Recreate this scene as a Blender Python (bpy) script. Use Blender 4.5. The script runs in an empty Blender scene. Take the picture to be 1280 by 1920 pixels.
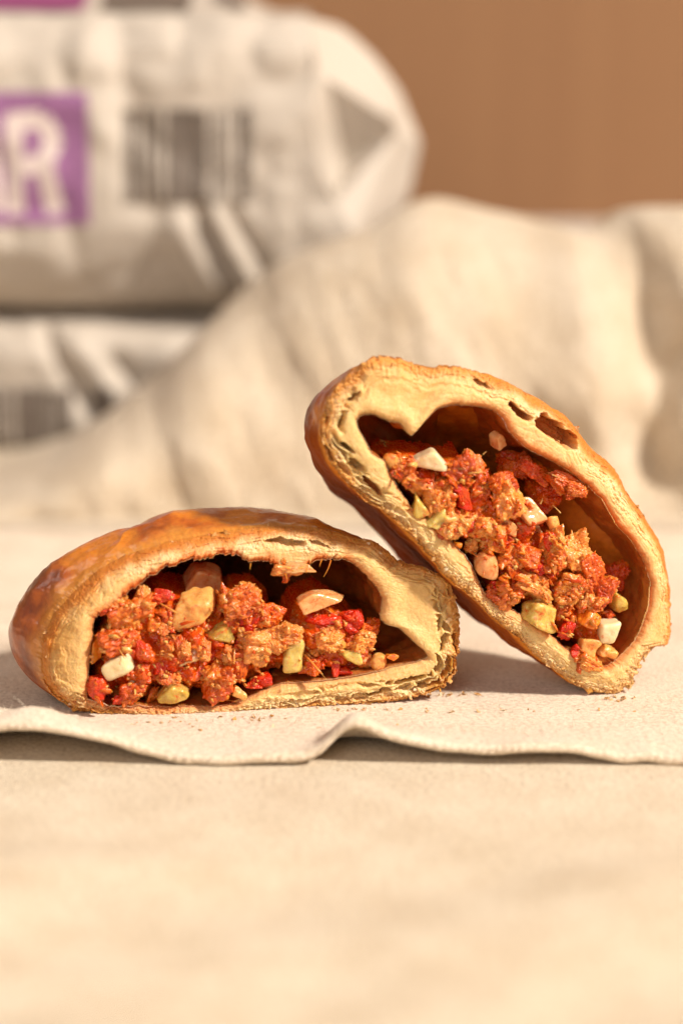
import bpy, bmesh, math, random
import numpy as np
from mathutils import Vector, Matrix

# ------------------------------------------------------------------ camera, world, lights, exposure
# All lengths below are written in centimetres and scaled to metres when meshes are made.
S = 0.01
scene = bpy.context.scene
COL = scene.collection
PITCH = math.radians(13.0)
DIST, PXCM = 55.0, 85.3333          # focus distance; photo pixels per cm at that distance
FWD = np.array([0, math.cos(PITCH), -math.sin(PITCH)])
UP = np.array([0, math.sin(PITCH), math.cos(PITCH)])
RIGHT = np.array([1.0, 0, 0])
CAM = np.array([0, 0, 0.25]) - DIST * FWD + (383 / PXCM) * UP

cam_data = bpy.data.cameras.new('camera')
cam = bpy.data.objects.new('camera', cam_data)
COL.objects.link(cam)
cam.location = Vector(CAM * S)
cam.rotation_euler = (math.pi / 2 - PITCH, 0, 0)
cam_data.sensor_fit = 'VERTICAL'
cam_data.sensor_height = 36.0
cam_data.lens = 36.0 * DIST / (1920 / PXCM)
cam_data.clip_start, cam_data.clip_end = 0.02, 20
cam_data.dof.use_dof = True
cam_data.dof.focus_distance = (DIST + 0.6) * S
cam_data.dof.aperture_fstop = 5.7
scene.camera = cam

world = bpy.data.worlds.new('World')
scene.world = world
world.use_nodes = True
bg = world.node_tree.nodes['Background']
bg.inputs[0].default_value = (1.0, 0.87, 0.80, 1)
bg.inputs[1].default_value = 0.24

def area_lamp(name, direction, dist, size, power, color, target=(0.5, 2, 3)):
    ld = bpy.data.lights.new(name, 'AREA')
    ld.shape = 'DISK'
    ld.size = size * S
    ld.energy = power
    ld.color = color
    o = bpy.data.objects.new(name, ld)
    COL.objects.link(o)
    d = Vector(direction).normalized()
    o.location = (Vector(target) + d * dist) * S
    o.rotation_euler = d.to_track_quat('Z', 'Y').to_euler()
    return o
# warm key lamp, high and to the right of the camera; a broad weak one from the front, an added pale lamp behind on the left for crust sheen
area_lamp('key_lamp', (0.82, -0.46, 0.80), 300, 30, 150, (1.0, 0.888, 0.76))
area_lamp('front_lamp', (-0.25, -0.9, 0.45), 300, 165, 20, (1.0, 0.91, 0.84))

area_lamp('sheen_lamp', (-0.75, 0.35, 0.75), 180, 90, 4, (1.0, 0.92, 0.84))

scene.view_settings.view_transform = 'Standard'
scene.view_settings.look = 'None'
scene.view_settings.exposure = 0.12
scene.view_settings.gamma = 1.0
scene.view_settings.use_curve_mapping = False
scene.render.engine = 'CYCLES'
scene.cycles.use_denoising = True
scene.cycles.max_bounces = 6
scene.cycles.use_adaptive_sampling = True
scene.cycles.adaptive_threshold = 0.03
scene.cycles.caustics_reflective = False
scene.cycles.caustics_refractive = False

# ------------------------------------------------------------------ numeric helpers
def ray(px, py):
    return FWD * DIST + RIGHT * ((px - 640) / PXCM) + UP * ((960 - py) / PXCM)

def at_y(px, py, y):
    d = ray(px, py)
    return CAM + d * ((y - CAM[1]) / d[1])

def at_z(px, py, z):
    d = ray(px, py)
    return CAM + d * ((z - CAM[2]) / d[2])

def _hash(ix, iy, iz, seed):
    h = (ix.astype(np.uint32) * np.uint32(374761393) + iy.astype(np.uint32) * np.uint32(668265263)
         + iz.astype(np.uint32) * np.uint32(2147483647) + np.uint32((seed * 974711 + 1013) & 0xffffffff))
    h = (h ^ (h >> np.uint32(13))) * np.uint32(1274126177)
    h = (h ^ (h >> np.uint32(15))) * np.uint32(2246822519)
    h = h ^ (h >> np.uint32(16))
    return h.astype(np.float32) / np.float32(4294967295.0)

def vnoise(p, seed=0):
    p = np.asarray(p, dtype=np.float32)
    f = np.floor(p)
    i = f.astype(np.int64)
    w = p - f
    w = w * w * w * (w * (w * 6 - 15) + 10)
    out = 0
    for dx in (0, 1):
        wx = w[..., 0] if dx else 1 - w[..., 0]
        for dy in (0, 1):
            wy = w[..., 1] if dy else 1 - w[..., 1]
            for dz in (0, 1):
                wz = w[..., 2] if dz else 1 - w[..., 2]
                out = out + wx * wy * wz * _hash(i[..., 0] + dx, i[..., 1] + dy, i[..., 2] + dz, seed)
    return out * 2 - 1

def fbm(p, octaves=4, seed=0, gain=0.5):
    p = np.asarray(p, dtype=np.float32)
    a, s, n = 1.0, 0, 0
    for k in range(octaves):
        s = s + a * vnoise(p * (2.03 ** k) + 17.3 * k, seed + k)
        n += a
        a *= gain
    return s / n

def ridged(p, octaves=3, seed=0):
    p = np.asarray(p, dtype=np.float32)
    a, s, n = 1.0, 0, 0
    for k in range(octaves):
        s = s + a * (1 - np.abs(vnoise(p * (2.1 ** k) + 9.1 * k, seed + k)) * 2)
        n += a
        a *= 0.5
    return s / n

def worley(p, seed=0):
    p = np.asarray(p, dtype=np.float32)
    f = np.floor(p)
    i = f.astype(np.int64)
    F1 = np.full(p.shape[:-1], 9.0, np.float32)
    F2 = F1.copy()
    cid = np.zeros(p.shape[:-1], np.float32)
    for dx in (-1, 0, 1):
        for dy in (-1, 0, 1):
            for dz in (-1, 0, 1):
                jx, jy, jz = i[..., 0] + dx, i[..., 1] + dy, i[..., 2] + dz
                cx = jx + _hash(jx, jy, jz, seed)
                cy = jy + _hash(jx, jy, jz, seed + 1)
                cz = jz + _hash(jx, jy, jz, seed + 2)
                d = np.sqrt((p[..., 0] - cx) ** 2 + (p[..., 1] - cy) ** 2 + (p[..., 2] - cz) ** 2).astype(np.float32)
                near = d < F1
                F2 = np.where(near, F1, np.minimum(F2, d))
                cid = np.where(near, _hash(jx, jy, jz, seed + 3), cid)
                F1 = np.where(near, d, F1)
    return F1, F2, cid

def sstep(a, b, x):
    t = np.clip((x - a) / (b - a), 0, 1)
    return t * t * (3 - 2 * t)

def mixc(a, b, t):
    t = np.asarray(t)[..., None]
    return np.asarray(a) * (1 - t) + np.asarray(b) * t

def col(r, g, b):                      # sRGB 0..255 -> linear
    f = lambda c: c / 12.92 if c <= 0.04045 else ((c + 0.055) / 1.055) ** 2.4
    return np.array([f(r / 255), f(g / 255), f(b / 255)])

def poly_interp(pts, x):
    a = np.array(pts, float)
    return np.interp(x, a[:, 0], a[:, 1])

def smooth_interp(pts, x, w, n=9):
    return sum(poly_interp(pts, x + d) for d in np.linspace(-w, w, n)) / n

# ------------------------------------------------------------------ object helpers
def make_mesh(name, verts, faces=None, quads=None, tris=None, colors=None, uvs=None, smooth=True):
    me = bpy.data.meshes.new(name)
    verts = np.asarray(verts, np.float32).reshape(-1, 3) * S
    if faces is not None:
        me.from_pydata(verts.tolist(), [], faces)
    else:
        idx, size = (quads, 4) if quads is not None else (tris, 3)
        idx = np.asarray(idx, np.int32).reshape(-1, size)
        me.vertices.add(len(verts))
        me.vertices.foreach_set('co', verts.ravel())
        me.loops.add(idx.size)
        me.loops.foreach_set('vertex_index', idx.ravel())
        me.polygons.add(len(idx))
        me.polygons.foreach_set('loop_start', np.arange(0, idx.size, size, dtype=np.int32))
        me.update(calc_edges=True)
    me.polygons.foreach_set('use_smooth', [smooth] * len(me.polygons))
    if colors is not None:
        c = np.ones((len(verts), 4), np.float32)
        colors = np.asarray(colors)
        nc = colors.shape[-1]
        c[:, :nc] = np.clip(colors.reshape(-1, nc), 0, 1)
        at = me.attributes.new('Col', 'FLOAT_COLOR', 'POINT')
        at.data.foreach_set('color', c.ravel())
    if uvs is not None:
        lay = me.uv_layers.new(name='UVMap')
        vi = np.zeros(len(me.loops), np.int32)
        me.loops.foreach_get('vertex_index', vi)
        lay.data.foreach_set('uv', np.asarray(uvs, np.float32).reshape(-1, 2)[vi].ravel())
    me.validate()
    return me

def grid_quads(nu, nv, closed=False):
    """vertex (i,j) -> i*nv+j ; i is the u direction."""
    iu = np.arange(nu if closed else nu - 1)
    a, b = np.meshgrid(iu, np.arange(nv - 1), indexing='ij')
    a2 = (a + 1) % nu
    return np.stack([a * nv + b, a2 * nv + b, a2 * nv + b + 1, a * nv + b + 1], -1).reshape(-1, 4)

def link(name, me, material, parent=None, loc=None, **props):
    o = bpy.data.objects.new(name, me)
    COL.objects.link(o)
    if material is not None and len(me.materials) == 0:
        me.materials.append(material)
    if parent is not None:
        o.parent = parent
    if loc is not None:
        o.location = Vector(loc) * S
    for k, v in props.items():
        o[k] = v
    return o

def thing(name, loc, label, category, group=None):
    o = bpy.data.objects.new(name, None)
    o.empty_display_size = 0.01
    COL.objects.link(o)
    o.location = Vector(loc) * S
    o['label'], o['category'] = label, category
    if group:
        o['group'] = group
    return o

# ------------------------------------------------------------------ materials
class N:
    def __init__(self, name):
        self.m = bpy.data.materials.new(name)
        self.m.use_nodes = True
        self.t = self.m.node_tree
        self.t.nodes.clear()
        self.out = self.t.nodes.new('ShaderNodeOutputMaterial')
        self.p = self.new('ShaderNodeBsdfPrincipled')
        self.t.links.new(self.p.outputs[0], self.out.inputs[0])
    def new(self, kind, **kw):
        n = self.t.nodes.new(kind)
        for k, v in kw.items():
            setattr(n, k, v)
        return n
    def put(self, sock, v):
        if isinstance(v, bpy.types.NodeSocket):
            self.t.links.new(v, sock)
        elif isinstance(v, (tuple, list, np.ndarray)) and len(v) == 3 and sock.type == 'RGBA':
            sock.default_value = (*[float(q) for q in v], 1)
        else:
            sock.default_value = v
    def set(self, **kw):
        names = dict(base='Base Color', rough='Roughness', sss='Subsurface Weight', rad='Subsurface Radius',
                     scale='Subsurface Scale', spec='Specular IOR Level', coat='Coat Weight', crough='Coat Roughness',
                     normal='Normal', sheen='Sheen Weight', srough='Sheen Roughness', trans='Transmission Weight', ior='IOR')
        for k, v in kw.items():
            self.put(self.p.inputs[names[k]], v)
    def coords(self, scale=100.0, kind='Object', stretch=(1, 1, 1)):
        tc = self.new('ShaderNodeTexCoord')
        mp = self.new('ShaderNodeMapping')
        self.t.links.new(tc.outputs[kind], mp.inputs[0])
        mp.inputs['Scale'].default_value = [scale * q for q in stretch]
        return mp.outputs[0]
    def noise(self, vec, scale, detail=4, rough=0.55, dist=0.0):
        n = self.new('ShaderNodeTexNoise')
        self.put(n.inputs['Vector'], vec)
        n.inputs['Scale'].default_value = scale
        n.inputs['Detail'].default_value = detail
        n.inputs['Roughness'].default_value = rough
        n.inputs['Distortion'].default_value = dist
        return n.outputs[0]
    def voronoi(self, vec, scale, feature='F1'):
        n = self.new('ShaderNodeTexVoronoi', feature=feature)
        self.put(n.inputs['Vector'], vec)
        n.inputs['Scale'].default_value = scale
        return n.outputs[0]
    def ramp(self, fac, stops):
        n = self.new('ShaderNodeValToRGB')
        self.put(n.inputs[0], fac)
        e = n.color_ramp.elements
        while len(e) < len(stops):
            e.new(0.5)
        for q, (pos, c) in zip(e, stops):
            q.position = pos
            q.color = (*[float(x) for x in c], 1) if not np.isscalar(c) else (c, c, c, 1)
        return n.outputs[0]
    def math(self, op, a, b=0.0):
        n = self.new('ShaderNodeMath', operation=op)
        self.put(n.inputs[0], a)
        self.put(n.inputs[1], b)
        return n.outputs[0]
    def mix(self, fac, a, b, mode='MIX'):
        n = self.new('ShaderNodeMix', data_type='RGBA', blend_type=mode)
        self.put(n.inputs[0], fac)
        self.put(n.inputs[6], a)
        self.put(n.inputs[7], b)
        return n.outputs[2]
    def attr(self, name='Col', alpha=False):
        n = self.new('ShaderNodeAttribute', attribute_name=name)
        return n.outputs['Alpha' if alpha else 'Color']
    def rand(self):
        return self.new('ShaderNodeObjectInfo').outputs['Random']
    def bump(self, height, strength, dist_cm, normal=None):
        n = self.new('ShaderNodeBump')
        n.inputs['Strength'].default_value = strength
        n.inputs['Distance'].default_value = dist_cm * S
        self.put(n.inputs['Height'], height)
        if normal is not None:
            self.put(n.inputs['Normal'], normal)
        return n.outputs[0]

def linen(name, c1, c2, thread=11.0, strength=0.6):
    k = N(name)
    uv = k.coords(1.0, 'UV')
    warp = k.noise(uv, 3.0, 3)
    sx = k.new('ShaderNodeSeparateXYZ')
    k.put(sx.inputs[0], uv)
    wx = k.math('SINE', k.math('ADD', k.math('MULTIPLY', sx.outputs[0], thread * 6.283), k.math('MULTIPLY', warp, 9.0)))
    wy = k.math('SINE', k.math('ADD', k.math('MULTIPLY', sx.outputs[1], thread * 6.283), k.math('MULTIPLY', warp, 7.0)))
    weave = k.math('MULTIPLY', wx, wy)
    slub = k.noise(uv, 14.0, 4, 0.7)
    fuzz = k.noise(uv, 45.0, 3, 0.7)
    mid = k.noise(uv, 4.0, 3, 0.6)
    h = k.math('ADD', k.math('MULTIPLY', weave, 0.22), k.math('ADD', k.math('ADD', k.math('MULTIPLY', slub, 1.6), k.math('MULTIPLY', mid, 1.2)), k.math('MULTIPLY', fuzz, 0.8)))
    tone = k.noise(uv, 0.5, 5, 0.65)
    fleck = k.noise(uv, 9.0, 4, 0.75)
    f = k.math('ADD', k.math('MULTIPLY', tone, 0.55), k.math('MULTIPLY', fleck, 0.45))
    base = k.ramp(f, [(0.38, c2), (0.60, c1)])
    grain = k.ramp(k.noise(uv, 9.0, 3, 0.85), [(0.38, np.array([0.72, 0.68, 0.64])), (0.54, np.array([1.0, 1.0, 1.0]))])
    base = k.mix(0.9, base, grain, 'MULTIPLY')
    wv = k.ramp(k.math('ADD', k.math('MULTIPLY', weave, 0.5), 0.5), [(0.15, np.array([0.86, 0.84, 0.82])), (0.6, np.array([1.0, 1.0, 1.0]))])
    base = k.mix(0.6, base, wv, 'MULTIPLY')
    speck = k.ramp(k.noise(uv, 2.6, 2, 0.5), [(0.24, (1, 1, 1)), (0.30, (0, 0, 0))])
    base = k.mix(k.math('MULTIPLY', speck, 0.45), base, np.array(c2) * 0.62)
    k.set(base=base, rough=0.92, spec=0.15, sheen=0.25, srough=0.5, normal=k.bump(h, strength, 0.05))
    return k.m

M = {}
M['napkin'] = linen('napkin_linen', col(244, 229, 208), col(226, 207, 182), strength=0.55)
M['table'] = linen('table_linen', col(240, 226, 201), col(220, 201, 171), strength=0.7)
M['drape'] = linen('drape_linen', col(243, 229, 207), col(222, 202, 173), thread=6.0, strength=0.9)

def cardboard():
    k = N('kraft_card')
    v = k.coords(100, 'Object')
    a = k.noise(k.coords(100, 'Object', (1, 1, 0.02)), 1.1, 2)
    b = k.noise(v, 3, 5, 0.7)
    base = k.ramp(k.math('ADD', k.math('MULTIPLY', a, 0.6), k.math('MULTIPLY', b, 0.4)),
                  [(0.35, col(142, 106, 77)), (0.65, col(146, 110, 80))])
    k.set(base=base, rough=0.85, spec=0.2, normal=k.bump(b, 0.15, 0.05))
    return k.m
M['card'] = cardboard()

def paper(name, c):
    k = N(name)
    v = k.coords(100)
    f = k.noise(v, 0.8, 4)
    base = k.mix(k.math('MULTIPLY', f, 0.25), c, np.array(c) * 0.8)
    k.set(base=base, rough=0.62, spec=0.3, normal=k.bump(k.noise(v, 2.5, 4, 0.6), 0.35, 0.1))
    return k.m
M['paper'] = paper('wrapping_paper', col(192, 183, 172))
M['purple'] = paper('purple_ink', col(150, 104, 148))
M['magenta'] = paper('magenta_ink', col(142, 74, 118))
M['ink'] = paper('black_ink', col(110, 100, 92))
M['white_ink'] = paper('white_ink', col(218, 204, 200))

def crust_mat():
    k = N('baked_crust')
    v = k.coords(100)
    c = k.attr()
    n1 = k.noise(v, 9, 5, 0.6)
    n2 = k.noise(v, 40, 3, 0.6)
    n3 = k.noise(v, 3.0, 6, 0.65, 0.6)
    tint = k.ramp(n1, [(0.3, (0.80, 0.70, 0.60)), (0.6, (1, 1, 1))])
    base = k.mix(1.0, c, tint, 'MULTIPLY')
    h = k.math('ADD', k.math('MULTIPLY', n1, 0.6), k.math('ADD', k.math('MULTIPLY', n2, 0.25), k.math('MULTIPLY', n3, 1.2)))
    rough = k.ramp(n3, [(0.35, 0.36), (0.65, 0.55)])
    k.set(base=base, rough=k.math('ADD', rough, k.math('MULTIPLY', k.math('SUBTRACT', 1.0, k.attr(alpha=True)), 0.4)), spec=k.math('ADD', k.math('MULTIPLY', k.attr(alpha=True), 0.35), 0.15), sss=0.12, rad=(1, .4, .15), scale=0.0025,
          coat=k.math('MULTIPLY', k.attr(alpha=True), 0.7), crough=0.15, normal=k.bump(h, 0.28, 0.04))
    return k.m
M['crust'] = crust_mat()

def crumb_mat():
    k = N('pastry_crumb')
    v = k.coords(100)
    c = k.attr()
    n1 = k.noise(v, 14, 5, 0.7)
    n2 = k.voronoi(v, 22)
    tint = k.ramp(n1, [(0.3, (0.86, 0.78, 0.66)), (0.6, (1, 1, 1))])
    base = k.mix(1.0, c, tint, 'MULTIPLY')
    h = k.math('ADD', n1, k.math('MULTIPLY', n2, 0.5))
    k.set(base=base, rough=0.5, spec=0.35, sss=0.35, rad=(1, .6, .25), scale=0.003, normal=k.bump(h, 0.4, 0.03))
    return k.m
M['crumb'] = crumb_mat()

def lining_mat():
    k = N('cavity_lining')
    v = k.coords(100)
    c = k.attr()
    n1 = k.noise(v, 6, 5, 0.65)
    n2 = k.noise(v, 2.2, 4, 0.6)
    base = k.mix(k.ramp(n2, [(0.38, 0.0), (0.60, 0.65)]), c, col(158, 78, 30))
    k.set(base=base, rough=0.33, spec=0.5, sss=0.5, rad=(1, .4, .12), scale=0.004, normal=k.bump(n1, 0.5, 0.06))
    return k.m
M['lining'] = lining_mat()

def food(name, stops, rough=0.35, sss=0.3, rad=(1, .35, .15), scale=0.002, coat=0.2, bump=0.5, fine=26, nscale=5.0, jitter=0.35, trans=0.0, sauce=0.0, smear=0.0):
    k = N(name)
    v = k.coords(100)
    off = k.new('ShaderNodeVectorMath', operation='ADD')
    k.put(off.inputs[0], v)
    cmb = k.new('ShaderNodeCombineXYZ')
    r = k.rand()
    k.put(cmb.inputs[0], k.math('MULTIPLY', r, 91.0))
    k.put(cmb.inputs[1], k.math('MULTIPLY', r, 37.0))
    k.put(off.inputs[1], cmb.outputs[0])
    v = off.outputs[0]
    n1 = k.noise(v, nscale, 5, 0.65)
    n2 = k.noise(v, fine, 4, 0.65)
    vo = k.voronoi(v, fine * 0.7)
    f = k.math('ADD', k.math('ADD', k.math('MULTIPLY', n1, 0.8), k.math('MULTIPLY', n2, 0.2)),
               k.math('MULTIPLY', k.math('SUBTRACT', r, 0.5), jitter))
    base = k.ramp(f, stops)
    if sauce:
        sm = k.noise(v, 4.2, 6, 0.75, 0.4)
        sc = k.ramp(n2, [(0.35, col(190, 54, 16)), (0.65, col(222, 108, 36))])
        base = k.mix(k.ramp(sm, [(0.62 - 0.26 * sauce, 0.0), (0.70 - 0.16 * sauce, 0.85)]), base, sc)
    if smear:
        geo = k.new('ShaderNodeNewGeometry')
        ws = k.new('ShaderNodeVectorMath', operation='SCALE')
        k.put(ws.inputs[0], geo.outputs['Position'])
        ws.inputs['Scale'].default_value = 100.0
        wn = k.noise(ws.outputs[0], 1.5, 5, 0.7, 0.5)
        wm = k.ramp(wn, [(0.50, 0.0), (0.60, smear)])
        red = k.ramp(n2, [(0.3, col(182, 26, 3)), (0.6, col(212, 58, 8))])
        base = k.mix(wm, base, red)
    h = k.math('ADD', n2, k.math('MULTIPLY', vo, 0.6))
    rr = k.ramp(n2, [(0.35, rough * 0.6), (0.65, min(1, rough * 1.5))])
    k.set(base=base, rough=rr, spec=0.5, sss=sss, rad=rad, scale=scale, coat=coat, crough=0.12, normal=k.bump(h, bump, 0.03))
    if trans:
        k.set(trans=trans, ior=1.36)
    return k.m
M['flake'] = food('shredded_filling', [(0.16, col(176, 64, 8)), (0.32, col(202, 92, 16)), (0.48, col(216, 120, 38)), (0.64, col(227, 152, 80)), (0.80, col(225, 146, 60)), (0.92, col(204, 82, 12))],
                  smear=0.38, rough=0.3, sss=0.5, rad=(1, .55, .2), scale=0.002, bump=0.45, jitter=0.65, coat=0.3)
M['mash'] = food('tomato_mash', [(0.30, col(182, 44, 4)), (0.44, col(208, 78, 10)), (0.58, col(220, 110, 24)), (0.75, col(228, 140, 50))],
                 smear=0.7, rough=0.24, sss=0.4, rad=(1, .5, .15), scale=0.002, bump=0.5, coat=0.4, jitter=0.0, nscale=3.2)
M['tomato'] = food('tomato_flesh', [(0.3, col(174, 20, 5)), (0.5, col(206, 40, 12)), (0.7, col(220, 88, 24))], rough=0.25, sss=0.25, coat=0.25, bump=0.5, jitter=0.2, sauce=0.3)
M['egg'] = food('egg_white', [(0.3, col(222, 190, 136)), (0.5, col(228, 208, 164)), (0.68, col(230, 214, 174)), (0.80, col(236, 190, 90))], rough=0.4, sss=0.6, rad=(1, .8, .5), scale=0.003, bump=0.12, jitter=0.1, coat=0.1, sauce=0.1)
M['potato'] = food('potato_flesh', [(0.3, col(214, 138, 60)), (0.5, col(224, 170, 96)), (0.7, col(224, 148, 66))], rough=0.35, sss=0.6, rad=(1, .6, .25), scale=0.003, bump=0.3, jitter=0.1, sauce=0.32, coat=0.2)
M['olive'] = food('green_olive', [(0.3, col(184, 148, 60)), (0.5, col(202, 174, 90)), (0.7, col(214, 190, 116))], rough=0.25, sss=0.7, rad=(1, .8, .25), scale=0.003, bump=0.15, jitter=0.3, coat=0.2, sauce=0.36)
M['onion'] = food('cooked_onion', [(0.3, col(210, 132, 72)), (0.5, col(220, 160, 104)), (0.7, col(226, 178, 130))], rough=0.18, sss=0.8, rad=(1, .6, .4), scale=0.004, bump=0.12, jitter=0.2, coat=0.4, sauce=0.3)
M['carrot'] = food('carrot_flesh', [(0.3, col(222, 108, 18)), (0.6, col(234, 144, 40))], rough=0.3, sss=0.4, bump=0.4, jitter=0.1, coat=0.3, sauce=0.25)

# ------------------------------------------------------------------ setting: table surface and back panel
rng = np.random.default_rng(7)
random.seed(7)

def sheet(name, x0, x1, nx, y0, y1, ny, zf):
    x = np.linspace(x0, x1, nx)
    y = np.linspace(y0, y1, ny)
    X, Y = np.meshgrid(x, y, indexing='ij')
    Z = zf(X, Y)
    return make_mesh(name, np.stack([X, Y, Z], -1), quads=grid_quads(nx, ny), uvs=np.stack([X, Y], -1))

def table_z(X, Y):
    p = np.stack([X * 0.16, Y * 0.22, X * 0], -1)
    q = np.stack([X * 0.5 + Y * 0.12, Y * 0.5, X * 0 + 3], -1)
    z = 0.40 * fbm(p, 2, 21) + 0.09 * fbm(q, 2, 22)
    fade = sstep(-5.0, -9.0, Y)
    rise = 1.9 * sstep(-15.0, -27.0, Y + 1.6 * fbm(np.stack([X * 0.12, Y * 0, X * 0], -1), 2, 24))
    return (z - 0.05) * fade - 0.02 * (1 - fade) + rise
tab = link('table_surface', sheet('table_surface', -130, 130, 560, -50, 46, 300, table_z), M['table'])
tab['kind'] = 'structure'

wx = np.array([[-150, 45.0, -1], [150, 45.0, -1], [150, 45.0, 90], [-150, 45.0, 90],
               [-150, 46.0, -1], [150, 46.0, -1], [150, 46.0, 90], [-150, 46.0, 90]])
wall = link('back_wall', make_mesh('back_wall', wx, faces=[(0, 1, 2, 3), (5, 4, 7, 6), (3, 2, 6, 7), (1, 5, 6, 2), (4, 0, 3, 7)], smooth=False), M['card'])
wall['kind'] = 'structure'

# ------------------------------------------------------------------ linen napkin under the pastries
ZT = 0.25                                             # its top surface
def build_napkin():
    low = [(-400, 1400), (-120, 1385), (0, 1377), (60, 1379), (130, 1385), (200, 1396), (260, 1415), (330, 1431), (400, 1436), (470, 1432),
           (560, 1430), (595, 1420), (625, 1392), (655, 1378), (700, 1381), (760, 1395), (840, 1410), (920, 1416), (1000, 1411),
           (1080, 1412), (1180, 1432), (1230, 1428), (1280, 1441), (1400, 1450), (1700, 1400)]
    ye0 = at_z(470, 1436, 0.0)[1]
    nx = 620
    xs = np.linspace(-16, 16, nx)
    pxs = 640 + xs * PXCM * 55 / 51.5
    ye = ye0 + 0.12 * fbm(np.stack([xs * 0.5, xs * 0, xs * 0], -1), 3, 5)
    pys = smooth_interp(low, pxs, 14)
    zb = np.array([max(0.012, at_y(px, py, y)[2]) for px, py, y in zip(pxs, pys, ye)])
    T = 0.23
    s_top = np.concatenate([np.linspace(23, 6, 40)[:-1], np.linspace(6, 0.12, 110)])
    rows = []
    L = 1.1
    def lift(s):
        e = np.exp(-(s / L) ** 2)[None, :]
        z = (zb - 0.05)[:, None] * e
        hump = 0.48 * np.exp(-((pxs - 45) / 95) ** 2)[:, None] * np.exp(-((s - 1.1) / 0.8) ** 2)[None, :]
        hump = hump + 0.26 * np.exp(-((pxs - 668) / 38) ** 2)[:, None] * np.exp(-((s - 0.6) / 0.7) ** 2)[None, :]
        return z + hump
    P = np.zeros((nx, 0, 3))
    X = np.repeat(xs[:, None], len(s_top), 1)
    Y = ye[:, None] + s_top[None, :]
    Z = 0.02 + T + lift(s_top)
    under = ((Y > -1.2)).astype(float)
    q = np.stack([X * 0.5, Y * 0.5, X * 0], -1)
    Z = Z + 0.05 * fbm(q, 3, 40) * (1 - sstep(-3.0, -1.5, Y)) + 0.05 * fbm(q, 3, 41) * sstep(8, 14, Y)
    top = np.stack([X, Y, Z], -1)
    ang = np.linspace(math.pi / 2, -math.pi / 2, 13)[1:-1]
    ex = np.repeat(xs[:, None], len(ang), 1)
    bead = 0.014 * np.sin(xs * 2 * math.pi / 0.16 + 5 * fbm(np.stack([xs * 1.3, xs * 0, xs * 0], -1), 2, 6))[:, None] * (0.5 + fbm(np.stack([xs * 0.9, xs * 0, xs * 0 + 4], -1), 2, 9))[:, None] * np.cos(ang)[None, :]
    rj = T / 2 * (1 + 0.18 * fbm(np.stack([ex * 3, ang[None] * 0.6 + ex * 0, ex * 0], -1), 3, 8)) + bead
    rim = np.stack([ex, ye[:, None] + 0.12 - np.cos(ang)[None] * rj, 0.02 + T / 2 + zb[:, None] - 0.05 + np.sin(ang)[None] * rj], -1)
    hz = lift(np.array([0.12]))[:, :1] - (zb - 0.05)[:, None]
    rim[..., 2] += hz
    s_bot = np.linspace(0.12, 5, 50)
    bot = np.stack([np.repeat(xs[:, None], 50, 1), ye[:, None] + s_bot[None], 0.02 + lift(s_bot)], -1)
    P = np.concatenate([top, rim, bot], 1)
    nv = P.shape[1]
    d = np.concatenate([np.zeros((nx, 1)), np.cumsum(np.linalg.norm(np.diff(P, axis=1), axis=2), 1)], 1)
    uv = np.stack([P[..., 0], d], -1)
    me = make_mesh('linen_napkin', P, quads=grid_quads(nx, nv)[:, ::-1], uvs=uv)
    o = link('linen_napkin', me, M['napkin'])
    o['label'] = 'thick cream linen napkin with a wavy raised front edge under both pastry halves'
    o['category'] = 'napkin'
build_napkin()

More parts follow.
